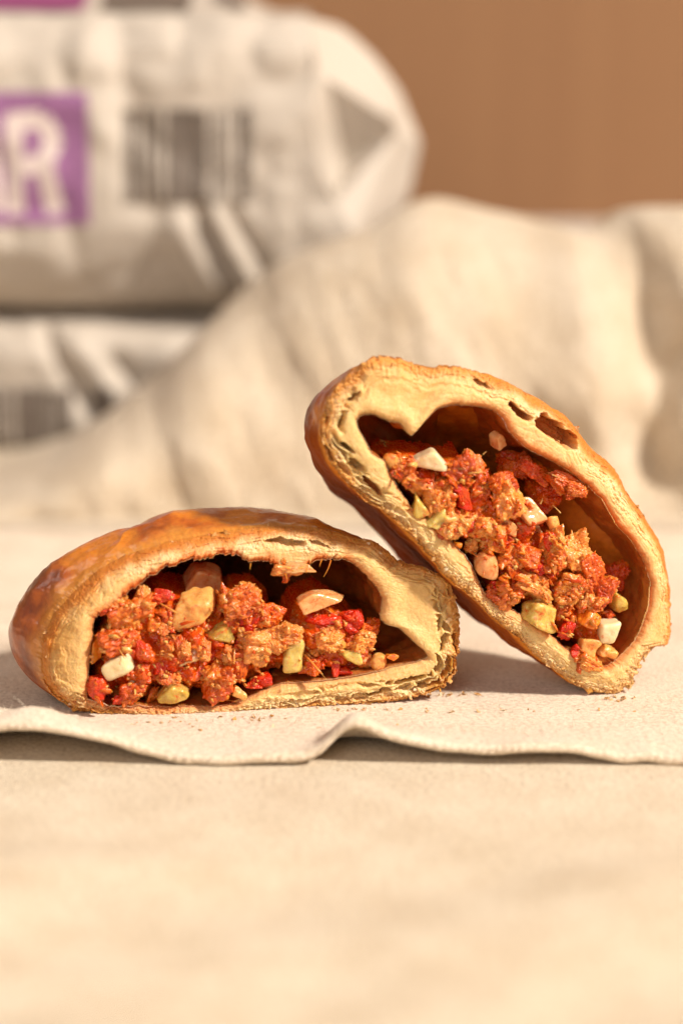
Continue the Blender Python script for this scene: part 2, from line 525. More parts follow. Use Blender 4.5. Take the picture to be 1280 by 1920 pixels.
# ------------------------------------------------------------------ linen draped over a pile behind
def build_drape():
    ridge = [(-400, 930), (-60, 905), (0, 890), (100, 846), (200, 782), (300, 705), (380, 628), (450, 562), (530, 500), (620, 462), (700, 438), (740, 412),
             (770, 396), (810, 388), (860, 397), (920, 412), (1000, 428), (1060, 440), (1098, 452), (1120, 446), (1150, 416), (1190, 402),
             (1280, 396), (1400, 400), (1700, 430)]
    y0, w = 19.0, 5.0
    yr = y0 + w
    nx, nphi = 420, 240
    kx = 55 / (55 + yr)
    xs = np.linspace(-17, 19, nx)
    dray = lambda px, py: at_y(px, py, yr)
    pxs = 640 + xs * PXCM * (DIST / ((yr - CAM[1]) * math.cos(PITCH) + 7 * math.sin(PITCH)))
    H = np.array([dray(a, b)[2] for a, b in zip(pxs, smooth_interp(ridge, pxs, 16))])
    H = np.maximum(H, 0.3)
    ph = np.linspace(-0.25, math.pi, nphi)
    c, s = np.cos(ph), np.sin(np.clip(ph, 0, None))
    X = np.repeat(xs[:, None], nphi, 1)
    pw = 1.15
    Y = y0 + w * (1 - np.sign(c) * np.abs(c) ** pw)[None] + 0 * X
    foot = np.clip(-ph, 0, None)[None]
    Y = Y - foot * 6
    Z = ZT + 0.03 + H[:, None] * s[None] ** 0.9
    # valley between the two bulges and softer folds (pushed back, away from the light)
    PXg = pxs[:, None] + 0 * X
    PYg = 960 - (Z - 2.2) * 57
    vx = np.interp(Z, [0, 2, 4, 6, 8, 9.5], [1196, 1194, 1190, 1182, 1150, 1112])
    g = np.exp(-((PXg - vx) / np.interp(Z, [0, 5, 9], [95, 72, 52])) ** 2)
    amp = sstep(0.2, 2.0, Z)
    Y = Y + np.interp(Z, [0, 4, 8], [0.4, 0.8, 1.3]) * g * amp
    vx2 = np.interp(Z, [0, 3, 4.5, 6], [1190, 1205, 1240, 1300])
    Y = Y + 0.45 * np.exp(-((PXg - vx2) / 30) ** 2) * sstep(0.5, 2, Z) * (1 - sstep(5, 6.2, Z))
    # left shoulder of the second bulge comes forward
    Y = Y - 0.5 * np.exp(-((PXg - 1275) / 60) ** 2) * amp
    Y = Y - 0.8 * np.exp(-((PXg - 1090) / 70) ** 2) * amp
    p = np.stack([X * 0.24 + Z * 0.10, Z * 0.18, X * 0], -1)
    Y = Y + 1.4 * fbm(p, 2, 61) * sstep(0.0, 2.5, Z)
    p2 = np.stack([X * 0.9 + Z * 0.35, Z * 0.35 - X * 0.1, X * 0 + 5], -1)
    Y = Y + 0.30 * fbm(p2, 3, 62)
    # slanting crease beside the standing half
    a = (PXg - (700 - (Z - 3.4) * -16))
    Y = Y - 0.35 * np.exp(-(a / 14) ** 2) * sstep(2.4, 3.2, Z) * (1 - sstep(4.2, 5.2, Z))
    Pm = np.stack([X, Y, Z], -1)
    d = np.concatenate([np.zeros((nx, 1)), np.cumsum(np.linalg.norm(np.diff(Pm, axis=1), axis=2), 1)], 1)
    me = make_mesh('draped_cloth', Pm, quads=grid_quads(nx, nphi), uvs=np.stack([X, d], -1))
    o = link('draped_cloth', me, M['drape'])
    o['label'] = 'coarse beige linen cloth heaped in soft bulges behind the pastry halves'
    o['category'] = 'cloth'
build_drape()

# ------------------------------------------------------------------ paper packages
def rounded_section(y0, y1, z0, z1, rt, rb, n=120):
    """closed loop (y,z), starting mid back, going over the top to the front, down and under."""
    pts = []
    cs = [((y1 - rt, z1 - rt), 0, rt), ((y0 + rt, z1 - rt), 1, rt), ((y0 + rb, z0 + rb), 2, rb), ((y1 - rb, z0 + rb), 3, rb)]
    for (cy, cz), q, r in cs:
        for k in range(13):
            a = math.radians(90 * q + 90 * k / 12)
            pts.append((cy + r * math.cos(a), cz + r * math.sin(a)))
    pts = np.array(pts)
    pts = np.vstack([pts, pts[:1]])
    d = np.concatenate([[0], np.cumsum(np.linalg.norm(np.diff(pts, axis=0), axis=1))])
    t = np.linspace(0, d[-1], n, endpoint=False)
    return np.stack([np.interp(t, d, pts[:, 0]), np.interp(t, d, pts[:, 1])], -1)

def seg_dist(X, Z, a, b):
    ax, az = a
    bx, bz = b
    t = np.clip(((X - ax) * (bx - ax) + (Z - az) * (bz - az)) / ((bx - ax) ** 2 + (bz - az) ** 2), 0, 1)
    return np.hypot(X - ax - t * (bx - ax), Z - az - t * (bz - az))

class Package:
    def __init__(s, name, label, yf, depth, ztop, zbot, xleft, edge, apex, creases, seed, r=1.5, rb=3.2, group=None):
        s.yf, s.creases, s.seed, s.rt, s.rb = yf, creases, seed, r, rb
        s.z0, s.z1 = zbot, ztop
        base = np.array([0, yf + depth / 2, zbot])
        s.base = base
        s.root = thing(name, base, label, 'package', group)
        n = 160
        sec = rounded_section(yf, yf + depth, zbot, ztop, r, rb, n)
        nx = 150
        u = np.linspace(0, 1, nx)
        ez = np.array(edge, float)
        ex = np.interp(sec[:, 1], ez[::-1, 1], ez[::-1, 0])
        X = xleft + (ex[None] - xleft) * u[:, None]
        Y = np.repeat(sec[None, :, 0], nx, 0)
        Z = np.repeat(sec[None, :, 1], nx, 0)
        D = s.relief(X, Y, Z)
        cy, cz = yf + depth / 2, (zbot + ztop) / 2
        dy, dz = Y - cy, Z - cz
        nn = np.hypot(dy / depth, dz / (ztop - zbot))
        front = sstep(0.25, 0.45, -dy / depth)
        Y2 = Y + D * np.where(dy < 0, 1, -0.5)
        Z2 = Z + s.dome(X, Y) * sstep(cz, ztop - 0.2, Z)
        body = np.stack([X, Y2, Z2], -1)
        # closed by a folded end below
        s.body = body
        q = grid_quads(n, nx, True)
        V = np.transpose(body, (1, 0, 2)).reshape(-1, 3)
        me = make_mesh('wrapper', V - base, quads=q[:, ::-1])
        link('wrapper', me, M['paper'], s.root)
        end = body[0][::4]
        mid = end.mean(0) + np.array([-0.9, 0, 0])
        m_ = len(end)
        link('folded_end', make_mesh('folded_end', np.vstack([end, mid]) - base, faces=[(k, (k + 1) % m_, m_) for k in range(m_)], smooth=False), M['paper'], s.root)
        s.fold_end(apex)
    def fold_end(s, apex):
        """paper folded to a point: facets between the rim of the body and the outline of the end"""
        rim = s.body[-1]
        def E(px, py):
            x, z = pz(px, py)
            fr = rim[rim[:, 1] < s.yf + 3.2]
            k = fr[np.argmin(np.abs(fr[:, 2] - z) + 0.02 * fr[:, 1])]
            return k + np.array([-0.12, 0.03, 0])
        P = {}
        for key, spec in apex['pts'].items():
            P[key] = E(*spec) if len(spec) == 2 else at_y(spec[0], spec[1], YP + spec[2])
        keys = list(P)
        V = [P[k] for k in keys]
        F = [[keys.index(k) for k in f.split()] for f in apex['facets']]
        # strip running round to the back
        sil = apex['outline'].split()
        for a, b in zip(sil[:-1], sil[1:]):
            o = len(V)
            V += [P[a] + np.array([-0.8, 3.2, 0]), P[b] + np.array([-0.8, 3.2, 0])]
            F.append([keys.index(a), keys.index(b), o + 1, o])
        bm = bmesh.new()
        vs = [bm.verts.new(v) for v in V]
        for f in F:
            bm.faces.new([vs[i] for i in f])
        bmesh.ops.triangulate(bm, faces=bm.faces[:])
        bmesh.ops.subdivide_edges(bm, edges=bm.edges[:], cuts=3, use_grid_fill=True)
        bm.verts.ensure_lookup_table()
        co = np.array([v.co[:] for v in bm.verts])
        co = co + 0.06 * np.stack([fbm(co * 0.9 + 9 * k, 3, s.seed + k) for k in range(3)], -1)
        fc = [[v.index for v in f.verts] for f in bm.faces]
        bm.free()
        link('folded_end', make_mesh('folded_end', co - s.base, faces=fc, smooth=False), M['paper'], s.root)
    def dome(s, X, Y):
        if s.seed != 71:
            return 0 * X
        return 0.24 * np.clip(Y - s.yf - 0.6, 0, 3.2) * (1 - sstep(pz(400, 30)[0], pz(520, 30)[0], X))
    def relief(s, X, Y, Z):
        p = np.stack([X * 0.35, Y * 0.35, Z * 0.35], -1)
        d = 0.30 * fbm(p, 3, s.seed) + 0.22 * (ridged(p * 1.5, 2, s.seed + 5) - 0.3)
        for (a, b, w, amp) in s.creases:
            d = d + amp * np.exp(-(seg_dist(X, Z, a, b) / w) ** 2)
        return d
    def decal(s, name, poly_rows, mat, lift=0.05, parent=None):
        """print lying on the front: list of rectangles/quads as (x0,z0,x1,z1) or 4-point lists"""
        V, F = [], []
        for pr in poly_rows:
            q = np.array(pr, float) if len(np.shape(pr)) == 2 else np.array([[pr[0], pr[1]], [pr[2], pr[1]], [pr[2], pr[3]], [pr[0], pr[3]]])
            L1 = max(np.linalg.norm(q[1] - q[0]), np.linalg.norm(q[2] - q[3]))
            L2 = max(np.linalg.norm(q[3] - q[0]), np.linalg.norm(q[2] - q[1]))
            a, b = max(2, int(L1 / 0.2) + 1), max(2, int(L2 / 0.2) + 1)
            U, W = np.meshgrid(np.linspace(0, 1, a), np.linspace(0, 1, b), indexing='ij')
            P2 = (q[0][None, None] * ((1 - U) * (1 - W))[..., None] + q[1] * (U * (1 - W))[..., None] + q[2] * (U * W)[..., None] + q[3] * ((1 - U) * W)[..., None])
            x, z = P2[..., 0], P2[..., 1]
            yb = np.full_like(x, s.yf)
            lowp = np.clip((s.z0 + s.rb - z) / s.rb, 0, 0.999)
            hip = np.clip((z - (s.z1 - s.rt)) / s.rt, 0, 0.999)
            yb = yb + s.rb * (1 - np.sqrt(1 - lowp ** 2)) + s.rt * (1 - np.sqrt(1 - hip ** 2))
            y = yb + s.relief(x, yb, z) - lift
            off = len(V)
            V += np.stack([x, y, z], -1).reshape(-1, 3).tolist()
            F += (grid_quads(a, b) + off).tolist()
        me = make_mesh(name, np.array(V) - s.base, quads=np.array(F))
        return link(name, me, mat, parent or s.root)

YP = 27.0
def pz(px, py, y=YP):
    q = at_y(px, py, y)
    return (float(q[0]), float(q[2]))

x_l = -17.0
zt, zb_ = pz(300, 32)[1], pz(300, 606)[1]
edge = [pz(575, 30), pz(592, 120), pz(585, 230), pz(600, 320), pz(632, 390), pz(668, 450), pz(640, 520), pz(560, 596)]
ap = dict(pts=dict(e0=(575, 30), e1=(592, 120), e2=(585, 230), e3=(600, 320), e4=(632, 390), e5=(668, 450), e6=(640, 520), e7=(580, 585),
                   s1=(640, 52, 3.2), s2=(700, 102, 3.4), s3=(752, 175, 3.5), ax=(787, 268, 3.4), s5=(772, 345, 3.5), s6=(746, 425, 3.5), s7=(700, 520, 3.6), s8=(610, 592, 3.4),
                   i1=(730, 222, 1.6), i2=(645, 308, 2.4), i3=(612, 150, 0.55), i4=(742, 250, 2.3)),
          facets=['e0 s1 i3 e1', 's1 s2 i3', 's2 s3 i1 i3', 's3 ax i4 i1', 'e1 i3 e2', 'i3 i2 e2', 'i3 i1 i2', 'i1 i4 i2', 'e2 i2 e3', 'e3 i2 e4', 'i2 i4 e5 e4', 'i4 ax s5', 'i4 s5 s6 e5',
                  'e5 s6 s7 e6', 'e6 s7 s8 e7'], outline='s1 s2 s3 ax s5 s6 s7 s8')
cr = [(pz(372, 400), pz(450, 560), 0.30, 0.55), (pz(430, 395), pz(505, 520), 0.26, 0.55), (pz(405, 400), pz(480, 560), 0.3, -0.35),
      (pz(330, 420), pz(390, 540), 0.5, -0.35), (pz(225, 60), pz(250, 240), 0.5, 0.22), (pz(165, 60), pz(190, 240), 0.5, -0.2),
      (pz(240, 230), pz(470, 380), 0.35, 0.14)]
top = Package('paper_package', 'white paper wrapped package with purple lettered label and barcode, upper of the stack', YP, 7.0, zt, zb_, x_l, edge, ap, cr, 71, 1.5, 3.3, 'stacked paper packages')
lab = top.decal('label', [(x_l + 1, pz(0, 420)[1], pz(168, 300)[0], pz(0, 172)[1])], M['purple'], 0.05)
def strokes(segs, wd):
    out = []
    for (a, b) in segs:
        a, b = np.array(pz(*a)), np.array(pz(*b))
        t = (b - a) / np.linalg.norm(b - a)
        nrm = np.array([-t[1], t[0]]) * wd / 2
        out.append([a - nrm, b - nrm, b + nrm, a + nrm])
    return out
top.decal('letter', strokes([((28, 215), (30, 400)), ((20, 228), (82, 222)), ((80, 222), (104, 262)), ((104, 258), (86, 302)), ((40, 312), (90, 304)), ((84, 306), (106, 400))], 0.58), M['white_ink'], 0.09, lab)
top.decal('letter', strokes([((-28, 215), (-6, 395)), ((-28, 215), (-60, 395)), ((-50, 330), (-10, 330))], 0.5), M['white_ink'], 0.09, lab)
def barcode(pk, px0, px1, py0, py1, seed, dens=0.5):
    r = random.Random(seed)
    x, out = px0, []
    while x < px1 - 3:
        f = (x - px0) / (px1 - px0)
        dark = dens + (0.10 if 0.36 < f < 0.6 else 0) - (0.16 if f < 0.3 or 0.62 < f < 0.85 else 0)
        wbar = r.choice([1.1, 1.5, 2.0, 3.0])
        a, b = pz(x, py1), pz(min(px1, x + wbar), py0)
        out.append((a[0], a[1], b[0], b[1]))
        x += wbar / max(0.15, dark) * r.uniform(0.8, 1.2)
    pk.decal('barcode', out, M['ink'], 0.05)
barcode(top, 236, 474, 205, 382, 3, 0.34)
# print on the upper side, seen at a grazing angle
def top_print(pk, name, px0, px1, d0, d1, mat):
    x0, x1 = pz(px0, 30)[0], pz(px1, 30)[0]
    xs = np.linspace(x0, x1, 24)
    ys = np.linspace(pk.yf + d0, pk.yf + d1, 10)
    Xg, Yg = np.meshgrid(xs, ys, indexing='ij')
    me = make_mesh(name, np.stack([Xg, Yg, 0 * Xg + pk.z1 + 0.06 + pk.dome(Xg, Yg)], -1) - pk.base, quads=grid_quads(24, 10))
    link(name, me, mat, pk.root)
top_print(top, 'printed_band', -120, 150, 1.15, 4.2, M['magenta'])
top_print(top, 'printed_band', 180, 350, 1.05, 4.2, M['ink'])
top_print(top, 'printed_band', 395, 455, 1.25, 3.4, M['ink'])

zt2, zb2 = pz(300, 613)[1], 0.02
edge2 = [pz(430, 612), pz(445, 700), pz(455, 760), pz(460, 890)]
ap2 = dict(pts=dict(e0=(430, 612), e1=(445, 700), e2=(455, 760), e3=(460, 850), s1=(480, 620, 2.4), s2=(540, 680, 3.2), ax=(560, 760, 3.2), s4=(540, 850, 3.0),
                    i1=(500, 720, 1.4)),
           facets=['e0 s1 i1 e1', 's1 s2 i1', 's2 ax i1', 'e1 i1 e2', 'e2 i1 ax s4 e3'], outline='s1 s2 ax s4')
cr2 = [(pz(80, 640), pz(175, 800), 0.28, 0.5), (pz(215, 690), pz(300, 800), 0.35, 0.6), (pz(140, 650), pz(240, 790), 0.35, -0.3)]
low = Package('paper_package', 'white paper wrapped package with barcode squashed beneath the purple labelled one', YP + 0.9, 7.0, zt2, zb2, x_l, edge2, ap2, cr2, 91, 1.3, 1.3, 'stacked paper packages')
barcode(low, -20, 132, 738, 880, 9, 0.36)
low.decal('barcode_fragment', [(pz(166, 790)[0], pz(166, 790)[1], pz(212, 735)[0], pz(212, 735)[1])], M['ink'], 0.05)

# a third package far behind, only its upper edge shows in the dip of the cloth
def far_package():
    yb = 33.0
    a, b = at_y(930, 436, yb), at_y(1190, 436, yb)
    sec = rounded_section(yb, yb + 5, 0.02, a[2], 0.8, 0.8, 60)
    xs = np.linspace(a[0], b[0], 40)
    P3 = np.array([[(x, y, z) for x in xs] for y, z in sec])
    base = np.array([(a[0] + b[0]) / 2, yb + 2.5, 0])
    P3[..., 1] += 0.12 * fbm(P3 * 0.5, 3, 12)
    root = thing('paper_package', base, 'pale paper package barely showing in the dip between the two cloth bulges', 'package', 'stacked paper packages')
    me = make_mesh('wrapper', P3.reshape(-1, 3) - base, quads=grid_quads(60, 40, True)[:, ::-1])
    link('wrapper', me, M['paper'], root)
    caps = np.concatenate([np.column_stack([np.full(60, xs[0]), sec]), np.column_stack([np.full(60, xs[-1]), sec])])
    for q, sl in enumerate((caps[:60], caps[60:][::-1])):
        link('end_fold', make_mesh('end_fold', sl - base, faces=[tuple(range(60))], smooth=False), M['paper'], root)
    xs2 = np.linspace(a[0] + 0.6, b[0] - 1.0, 10)
    zz = np.array([a[2] - 2.2, a[2] - 0.9])
    Xg, Zg = np.meshgrid(xs2, zz, indexing='ij')
    link('label', make_mesh('label', np.stack([Xg, 0 * Xg + yb - 0.16, Zg], -1) - base, quads=grid_quads(10, 2)), M['purple'], root)
far_package()

# ------------------------------------------------------------------ pastry halves
class Half:
    """One cut half: frame of its cut plane and helpers. n points out of the cut towards the viewer."""
    def __init__(s, origin, phi_deg, lean_deg=0.0):
        f = math.radians(phi_deg)
        s.e1 = np.array([math.cos(f), math.sin(f), 0])
        s.n = np.array([math.sin(f), -math.cos(f), 0])
        s.e2 = np.array([0, 0, 1.0])
        s.o = np.array(origin, float)
    def at(s, px, py, depth=0.0):
        d = ray(px, py)
        t = (np.dot(s.o - CAM, s.n) - depth) / np.dot(d, s.n)
        return CAM + d * t
    def ab(s, px, py):
        q = s.at(px, py) - s.o
        return np.array([np.dot(q, s.e1), np.dot(q, s.e2)])
    def xyz(s, a, b, h):
        return s.o + a[..., None] * s.e1 + b[..., None] * s.e2 + h[..., None] * s.n

def sample_outline(pts, keys_u, nu):
    """pts: (x, y[, key]) closed; keys_u: key -> u. Returns nu samples of px,py at u=0..1."""
    P = [(p[0], p[1]) for p in pts]
    K = [(i, p[2]) for i, p in enumerate(pts) if len(p) > 2]
    X, U = [], []
    n = len(P)
    for q, (i, k) in enumerate(K):
        j, k2 = K[(q + 1) % len(K)]
        seq = [P[(i + m) % n] for m in range(((j - i) % n) + 1)]
        sa = np.array(seq)
        d = np.concatenate([[0], np.cumsum(np.linalg.norm(np.diff(sa, axis=0), axis=1))])
        u0, u1 = keys_u[k], keys_u[k2]
        if u1 <= u0:
            u1 += 1
        X += seq[:-1]
        U += list(u0 + (u1 - u0) * d[:-1] / d[-1])
    U = np.array(U)
    X = np.array(X)
    o = np.argsort(U)
    U, X = U[o], X[o]
    U3 = np.concatenate([U - 1, U, U + 1])
    X3 = np.concatenate([X, X, X])
    u = np.arange(nu) / nu
    r = np.stack([np.interp(u, U3, X3[:, 0]), np.interp(u, U3, X3[:, 1])], -1)
    return r

def csmooth(a, w):
    k = np.exp(-(np.arange(-3 * w, 3 * w + 1) / w) ** 2)
    k /= k.sum()
    out = np.zeros_like(a)
    for i, kk in enumerate(k):
        out += kk * np.roll(a, i - 3 * w, axis=0)
    return out

def key_param(outer):
    P = np.array([(p[0], p[1]) for p in outer] + [outer[0][:2]], float)
    d = np.concatenate([[0], np.cumsum(np.linalg.norm(np.diff(P, axis=0), axis=1))])
    return {p[2]: d[i] / d[-1] for i, p in enumerate(outer) if len(p) > 2}

def key_curve(vals, ku, u):
    """per-anchor values, linear round the loop"""
    kk = sorted((ku[k], v) for k, v in vals.items())
    U = np.array([a for a, _ in kk])
    V = np.array([b for _, b in kk], float)
    return np.interp(u, np.concatenate([U - 1, U, U + 1]), np.concatenate([V, V, V]))

def grid_normals(P, closed_u=True):
    du = np.roll(P, -1, 0) - np.roll(P, 1, 0)
    dv = np.gradient(P, axis=1)
    n = np.cross(du, dv)
    return n / (np.linalg.norm(n, axis=-1, keepdims=True) + 1e-9)

DOUGH, PALE, TOAST, DARKT, STAIN = col(228, 197, 138), col(250, 234, 196), col(216, 146, 58), col(168, 92, 36), col(218, 112, 40)
GOLD, BROWN, DEEP = col(214, 128, 34), col(182, 92, 22), col(126, 56, 16)

NU = 1600
def build_half(H, root, base, cfg):
    ku = key_param(cfg['outer'])
    u = np.arange(NU) / NU
    seed = cfg['seed']
    out_px = csmooth(sample_outline(cfg['outer'], ku, NU), 5)
    in_px = csmooth(sample_outline(cfg['inner'], ku, NU), 4)
    O = np.array([H.ab(*p) for p in out_px])
    I = np.array([H.ab(*p) for p in in_px])
    Fl = key_curve(cfg['flaky'], ku, u)          # how open and flaky the cut edge is
    Ro = key_curve(cfg['rough'], ku, u)          # how ragged the outer outline is
    Dg = key_curve(cfg['dough'], ku, u)          # how doughy and smooth the inner part is
    arc = np.concatenate([[0], np.cumsum(np.linalg.norm(np.diff(O, axis=0), axis=1))])
    W0 = np.linalg.norm(O - I, axis=1)
    rad = (O - I) / (W0[:, None] + 1e-6)
    z0 = np.zeros(NU)
    p1 = np.stack([O[:, 0] * 4, O[:, 1] * 4, z0 + seed], -1)
    jag = fbm(p1, 4, seed, 0.65)
    f1, f2, cid = worley(np.stack([O[:, 0] * 7, O[:, 1] * 7, z0], -1), seed + 3)
    O = O + rad * (Ro * (0.10 * jag + 0.09 * (cid - 0.5) * (f1 < 0.55)))[:, None]
    p2 = np.stack([I[:, 0] * 5, I[:, 1] * 5, z0 + seed + 9], -1)
    I = I + rad * ((0.07 * fbm(p2, 4, seed + 7, 0.65) + 0.03 * fbm(p2 * 4, 2, seed + 8)) * key_curve(cfg['injag'], ku, u))[:, None]
    NT = 76
    t = np.linspace(0, 1, NT)
    A = I[:, None, :] * (1 - t)[None, :, None] + O[:, None, :] * t[None, :, None]
    PX = in_px[:, None, :] * (1 - t)[None, :, None] + out_px[:, None, :] * t[None, :, None]
    W = np.linalg.norm(O - I, axis=1)[:, None]
    do, di = (1 - t)[None] * W, t[None] * W
    s = np.repeat(arc[:, None], NT, 1)
    X, Y = A[..., 0], A[..., 1]
    zz = 0 * X
    F = Fl[:, None]
    G = Dg[:, None]
    q = np.stack([X, Y, zz], -1)
    band = sstep(0.50, 0.12, do + 0.12 * fbm(q * 2.2, 3, seed + 11) + 0.22 * (G - 0.5))      # crumbly outer band
    h = 0.05 * fbm(q * 1.3, 3, seed + 20) + 0.015 * fbm(q * 7, 3, seed + 21)
    # bread-like crumb relief
    w1, w2, wc = worley(q * np.array([16, 16, 1]) + 0.3 * fbm(q * 6, 2, seed)[..., None], seed + 25)
    gl = 1 - 0.75 * key_curve(cfg['gold'], ku, u)[:, None] * sstep(0.4, 0.2, do)
    h = h + (0.06 * (0.5 - w1) + 0.05 * (wc - 0.5)) * band * gl
    w1b, _, wcb = worley(q * np.array([36, 36, 1]), seed + 27)
    h = h + (0.05 * (0.5 - w1b) + 0.03 * (wcb - 0.5)) * (0.12 + band * gl)
    # layered slits running along the edge
    warp = 0.10 * fbm(q * 1.7, 3, seed + 31)
    lam = vnoise(np.stack([s * 1.5, (do + warp) * 8.5, zz + 3.7], -1), seed + 32)
    lam2 = vnoise(np.stack([s * 3.2, (do + warp) * 17, zz + 1.7], -1), seed + 33)
    edge_ok = sstep(0.0, 0.05, di) * sstep(0.0, 0.03, do)
    lam3 = vnoise(np.stack([s * 4.0, (do + warp) * 30, zz + 7.7], -1), seed + 34)
    h = h - 0.04 * sstep(0.1, 0.6, lam3) * (0.25 + 0.75 * sstep(0.55, 0.3, do)) * (1 - 0.3 * G) + 0.02 * lam2 * band
    slit = sstep(0.15, 0.62, lam) * sstep(0.3, 0.8, F) * sstep(0.62, 0.35, do) + 0.5 * sstep(0.28, 0.55, lam2) * (0.08 + 0.8 * F) * band
    # honeycomb of thin walls
    hc1, hc2, hcc = worley(np.stack([s * 2.1 + 0.5 * fbm(q * 2, 2, seed + 5), (do + warp) * 5.2, zz], -1), seed + 36)
    HC = key_curve(cfg['honey'], ku, u)[:, None]
    slit = slit * (1 - 0.6 * HC)
    cell = sstep(0.05, 0.18, hc2 - hc1) * HC * sstep(0.56, 0.42, do) * sstep(0.03, 0.08, do) * (hcc > 0.22)
    pit = np.clip(np.maximum(slit * 0.15, cell * 0.32), 0, 1)
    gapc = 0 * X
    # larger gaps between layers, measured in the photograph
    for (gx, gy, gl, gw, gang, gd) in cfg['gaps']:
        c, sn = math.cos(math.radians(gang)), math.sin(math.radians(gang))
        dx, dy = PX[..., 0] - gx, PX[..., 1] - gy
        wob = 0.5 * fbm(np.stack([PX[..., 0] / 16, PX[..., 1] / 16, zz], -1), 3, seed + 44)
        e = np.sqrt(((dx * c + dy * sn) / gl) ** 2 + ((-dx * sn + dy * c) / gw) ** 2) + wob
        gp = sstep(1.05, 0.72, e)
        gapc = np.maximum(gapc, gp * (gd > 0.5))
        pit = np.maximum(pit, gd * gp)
    h = h - pit * edge_ok
    h = h - 0.10 * np.exp(-(di / 0.06) ** 2) - 0.05 * np.exp(-(do / 0.05) ** 2)
    # doughy lobes swell forward a little
    h = h + 0.10 * G * np.exp(-((di - 0.25) / 0.25) ** 2)
    h = h - 0.45 * key_curve(cfg['gold'], ku, u)[:, None] * np.clip(1 - do / 0.5, 0, 1) ** 2
    rim = H.xyz(X, Y, h)
    n3 = fbm(q * 3.1, 4, seed + 50)
    n4 = fbm(q * 9, 3, seed + 51)
    c = mixc(np.broadcast_to(DOUGH, rim.shape), PALE, np.clip(band * (0.55 + 0.5 * n3), 0, 1))
    c = mixc(c, col(218, 182, 118), np.clip(G * (0.5 + 0.6 * n3), 0, 1) * 0.6)
    gb = key_curve(cfg['gold'], ku, u)[:, None]
    c = mixc(c, col(214, 150, 64), gb * sstep(0.95, 0.35, do / W + 0.15 * n3) * 0.8 * key_curve(cfg['dough'], ku, u)[:, None])
    c = mixc(c, col(216, 140, 52), gb * sstep(0.36, 0.10, do + 0.12 * n3 + 0.08 * n4) * 0.85)
    c = mixc(c, col(182, 92, 28), gb * sstep(0.24, 0.05, do + 0.08 * n3) * 0.92)
    toast = sstep(0.20, 0.02, do + 0.10 * n4 + 0.06 * n3 - 0.10 * F * (Ro[:, None] > 0.6))
    To = key_curve(cfg['toast'], ku, u)[:, None]
    c = mixc(c, TOAST, toast * (0.35 + 0.6 * To))
    c = mixc(c, DARKT, sstep(0.06, 0.0, do + 0.03 * n4) * 0.75 * To)
    c = mixc(c, TOAST, np.clip(F * band * (n4 + 0.15) * 1.1, 0, 0.7))
    c = mixc(c, col(212, 118, 44), gapc * 0.85)  # orange light inside the deep gaps is put into the oily dough colour
    stain = sstep(0.24, 0.02, di + 0.09 * n3 + 0.06 * n4) * key_curve(cfg['stain'], ku, u)[:, None]
    c = mixc(c, STAIN, np.clip(stain, 0, 1) * 0.92)
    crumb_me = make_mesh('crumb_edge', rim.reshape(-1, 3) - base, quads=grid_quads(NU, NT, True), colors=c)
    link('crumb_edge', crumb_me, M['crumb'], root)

    # outer crust, closing backwards on the middle of the flat base
    ND = 84
    d = np.concatenate([np.linspace(0, 0.14, 26)[:-1], np.linspace(0.14, 1, ND - 25)])
    C0 = H.ab(*cfg['centre'])
    dm = cfg['depth']
    full = csmooth(key_curve(cfg['full'], ku, u)[:, None], 40)
    r = full * ((1 - d ** 2.4) ** (1 / 2.1) * (1 + cfg['bulge'] * np.sin(np.pi * np.clip(d * 1.6, 0, 1))))[None] + (1 - full) * ((1 - d ** 1.35) ** 0.75)[None]
    soft = csmooth(O, 36)
    Of = O[:, None] + (soft - O)[:, None] * sstep(0.0, 0.05, d)[None, :, None]
    lip = 0.02 * np.clip(d / 0.03, 0, 1)
    Pa = C0[None, None] + (Of - C0) * r[..., None] + (rad[:, None] * lip[None, :, None] * np.clip(1 - d * 4, 0, 1)[None, :, None])
    sk = cfg['skew']
    ext = csmooth(key_curve(cfg['ext'], ku, u)[:, None], 40)
    a = Pa[..., 0] + sk[0] * d[None] + ext * np.sin(np.pi * np.clip(d * 1.7, 0, 1))[None]
    b = Pa[..., 1] + sk[1] * d[None]
    depth = -dm * d[None] + (h[:, -1:] + (csmooth(h[:, -1:].copy(), 45) - h[:, -1:]) * sstep(0.0, 0.03, d)[None]) * (1 - sstep(0.0, 0.6, d))[None] + 0 * a
    P = H.xyz(a, b, depth)
    P[:, 0] = rim[:, -1]
    nrm = grid_normals(P)
    cen = P.mean((0, 1))
    if np.mean(np.sum(nrm * (P - cen), -1)) < 0:
        nrm = -nrm
    fade = sstep(0.0, 0.05, d)[None]
    topw = sstep(-0.5, 0.3, nrm[..., 2]) if cfg['flat'] else 1.0
    rel = 0.20 * fbm(P * 0.55, 3, seed + 60) - 0.05 * np.abs(fbm(P * np.array([0.9, 0.9, 1.2]), 3, seed + 61)) * 2 - 0.012 * np.abs(fbm(P * 2.4, 2, seed + 64)) * 2 + 0.012 * fbm(P * 4.5, 3, seed + 62)
    P = P + nrm * (rel * fade * topw)[..., None]
    fd = sstep(0.05, 0.012, d)[None] * Ro[:, None]
    P = P + nrm * (0.05 * fbm(P * 9, 3, seed + 63) * fd)[..., None] * (d > 0)[None, :, None]
    if cfg['flat']:
        P[..., 2] = np.maximum(P[..., 2], ZT + 0.012)
    else:
        P[..., 2] = np.maximum(P[..., 2], ZT + 0.01)
    tone = fbm(P * 0.75, 4, seed + 70) * 0.9 + 0.35 * fbm(P * 3.0, 3, seed + 71) + cfg['tone'](P, d[None], nrm)
    cc = mixc(np.broadcast_to(GOLD, P.shape), BROWN, sstep(-0.25, 0.15, tone))
    cc = mixc(cc, DEEP, sstep(0.12, 0.65, tone))
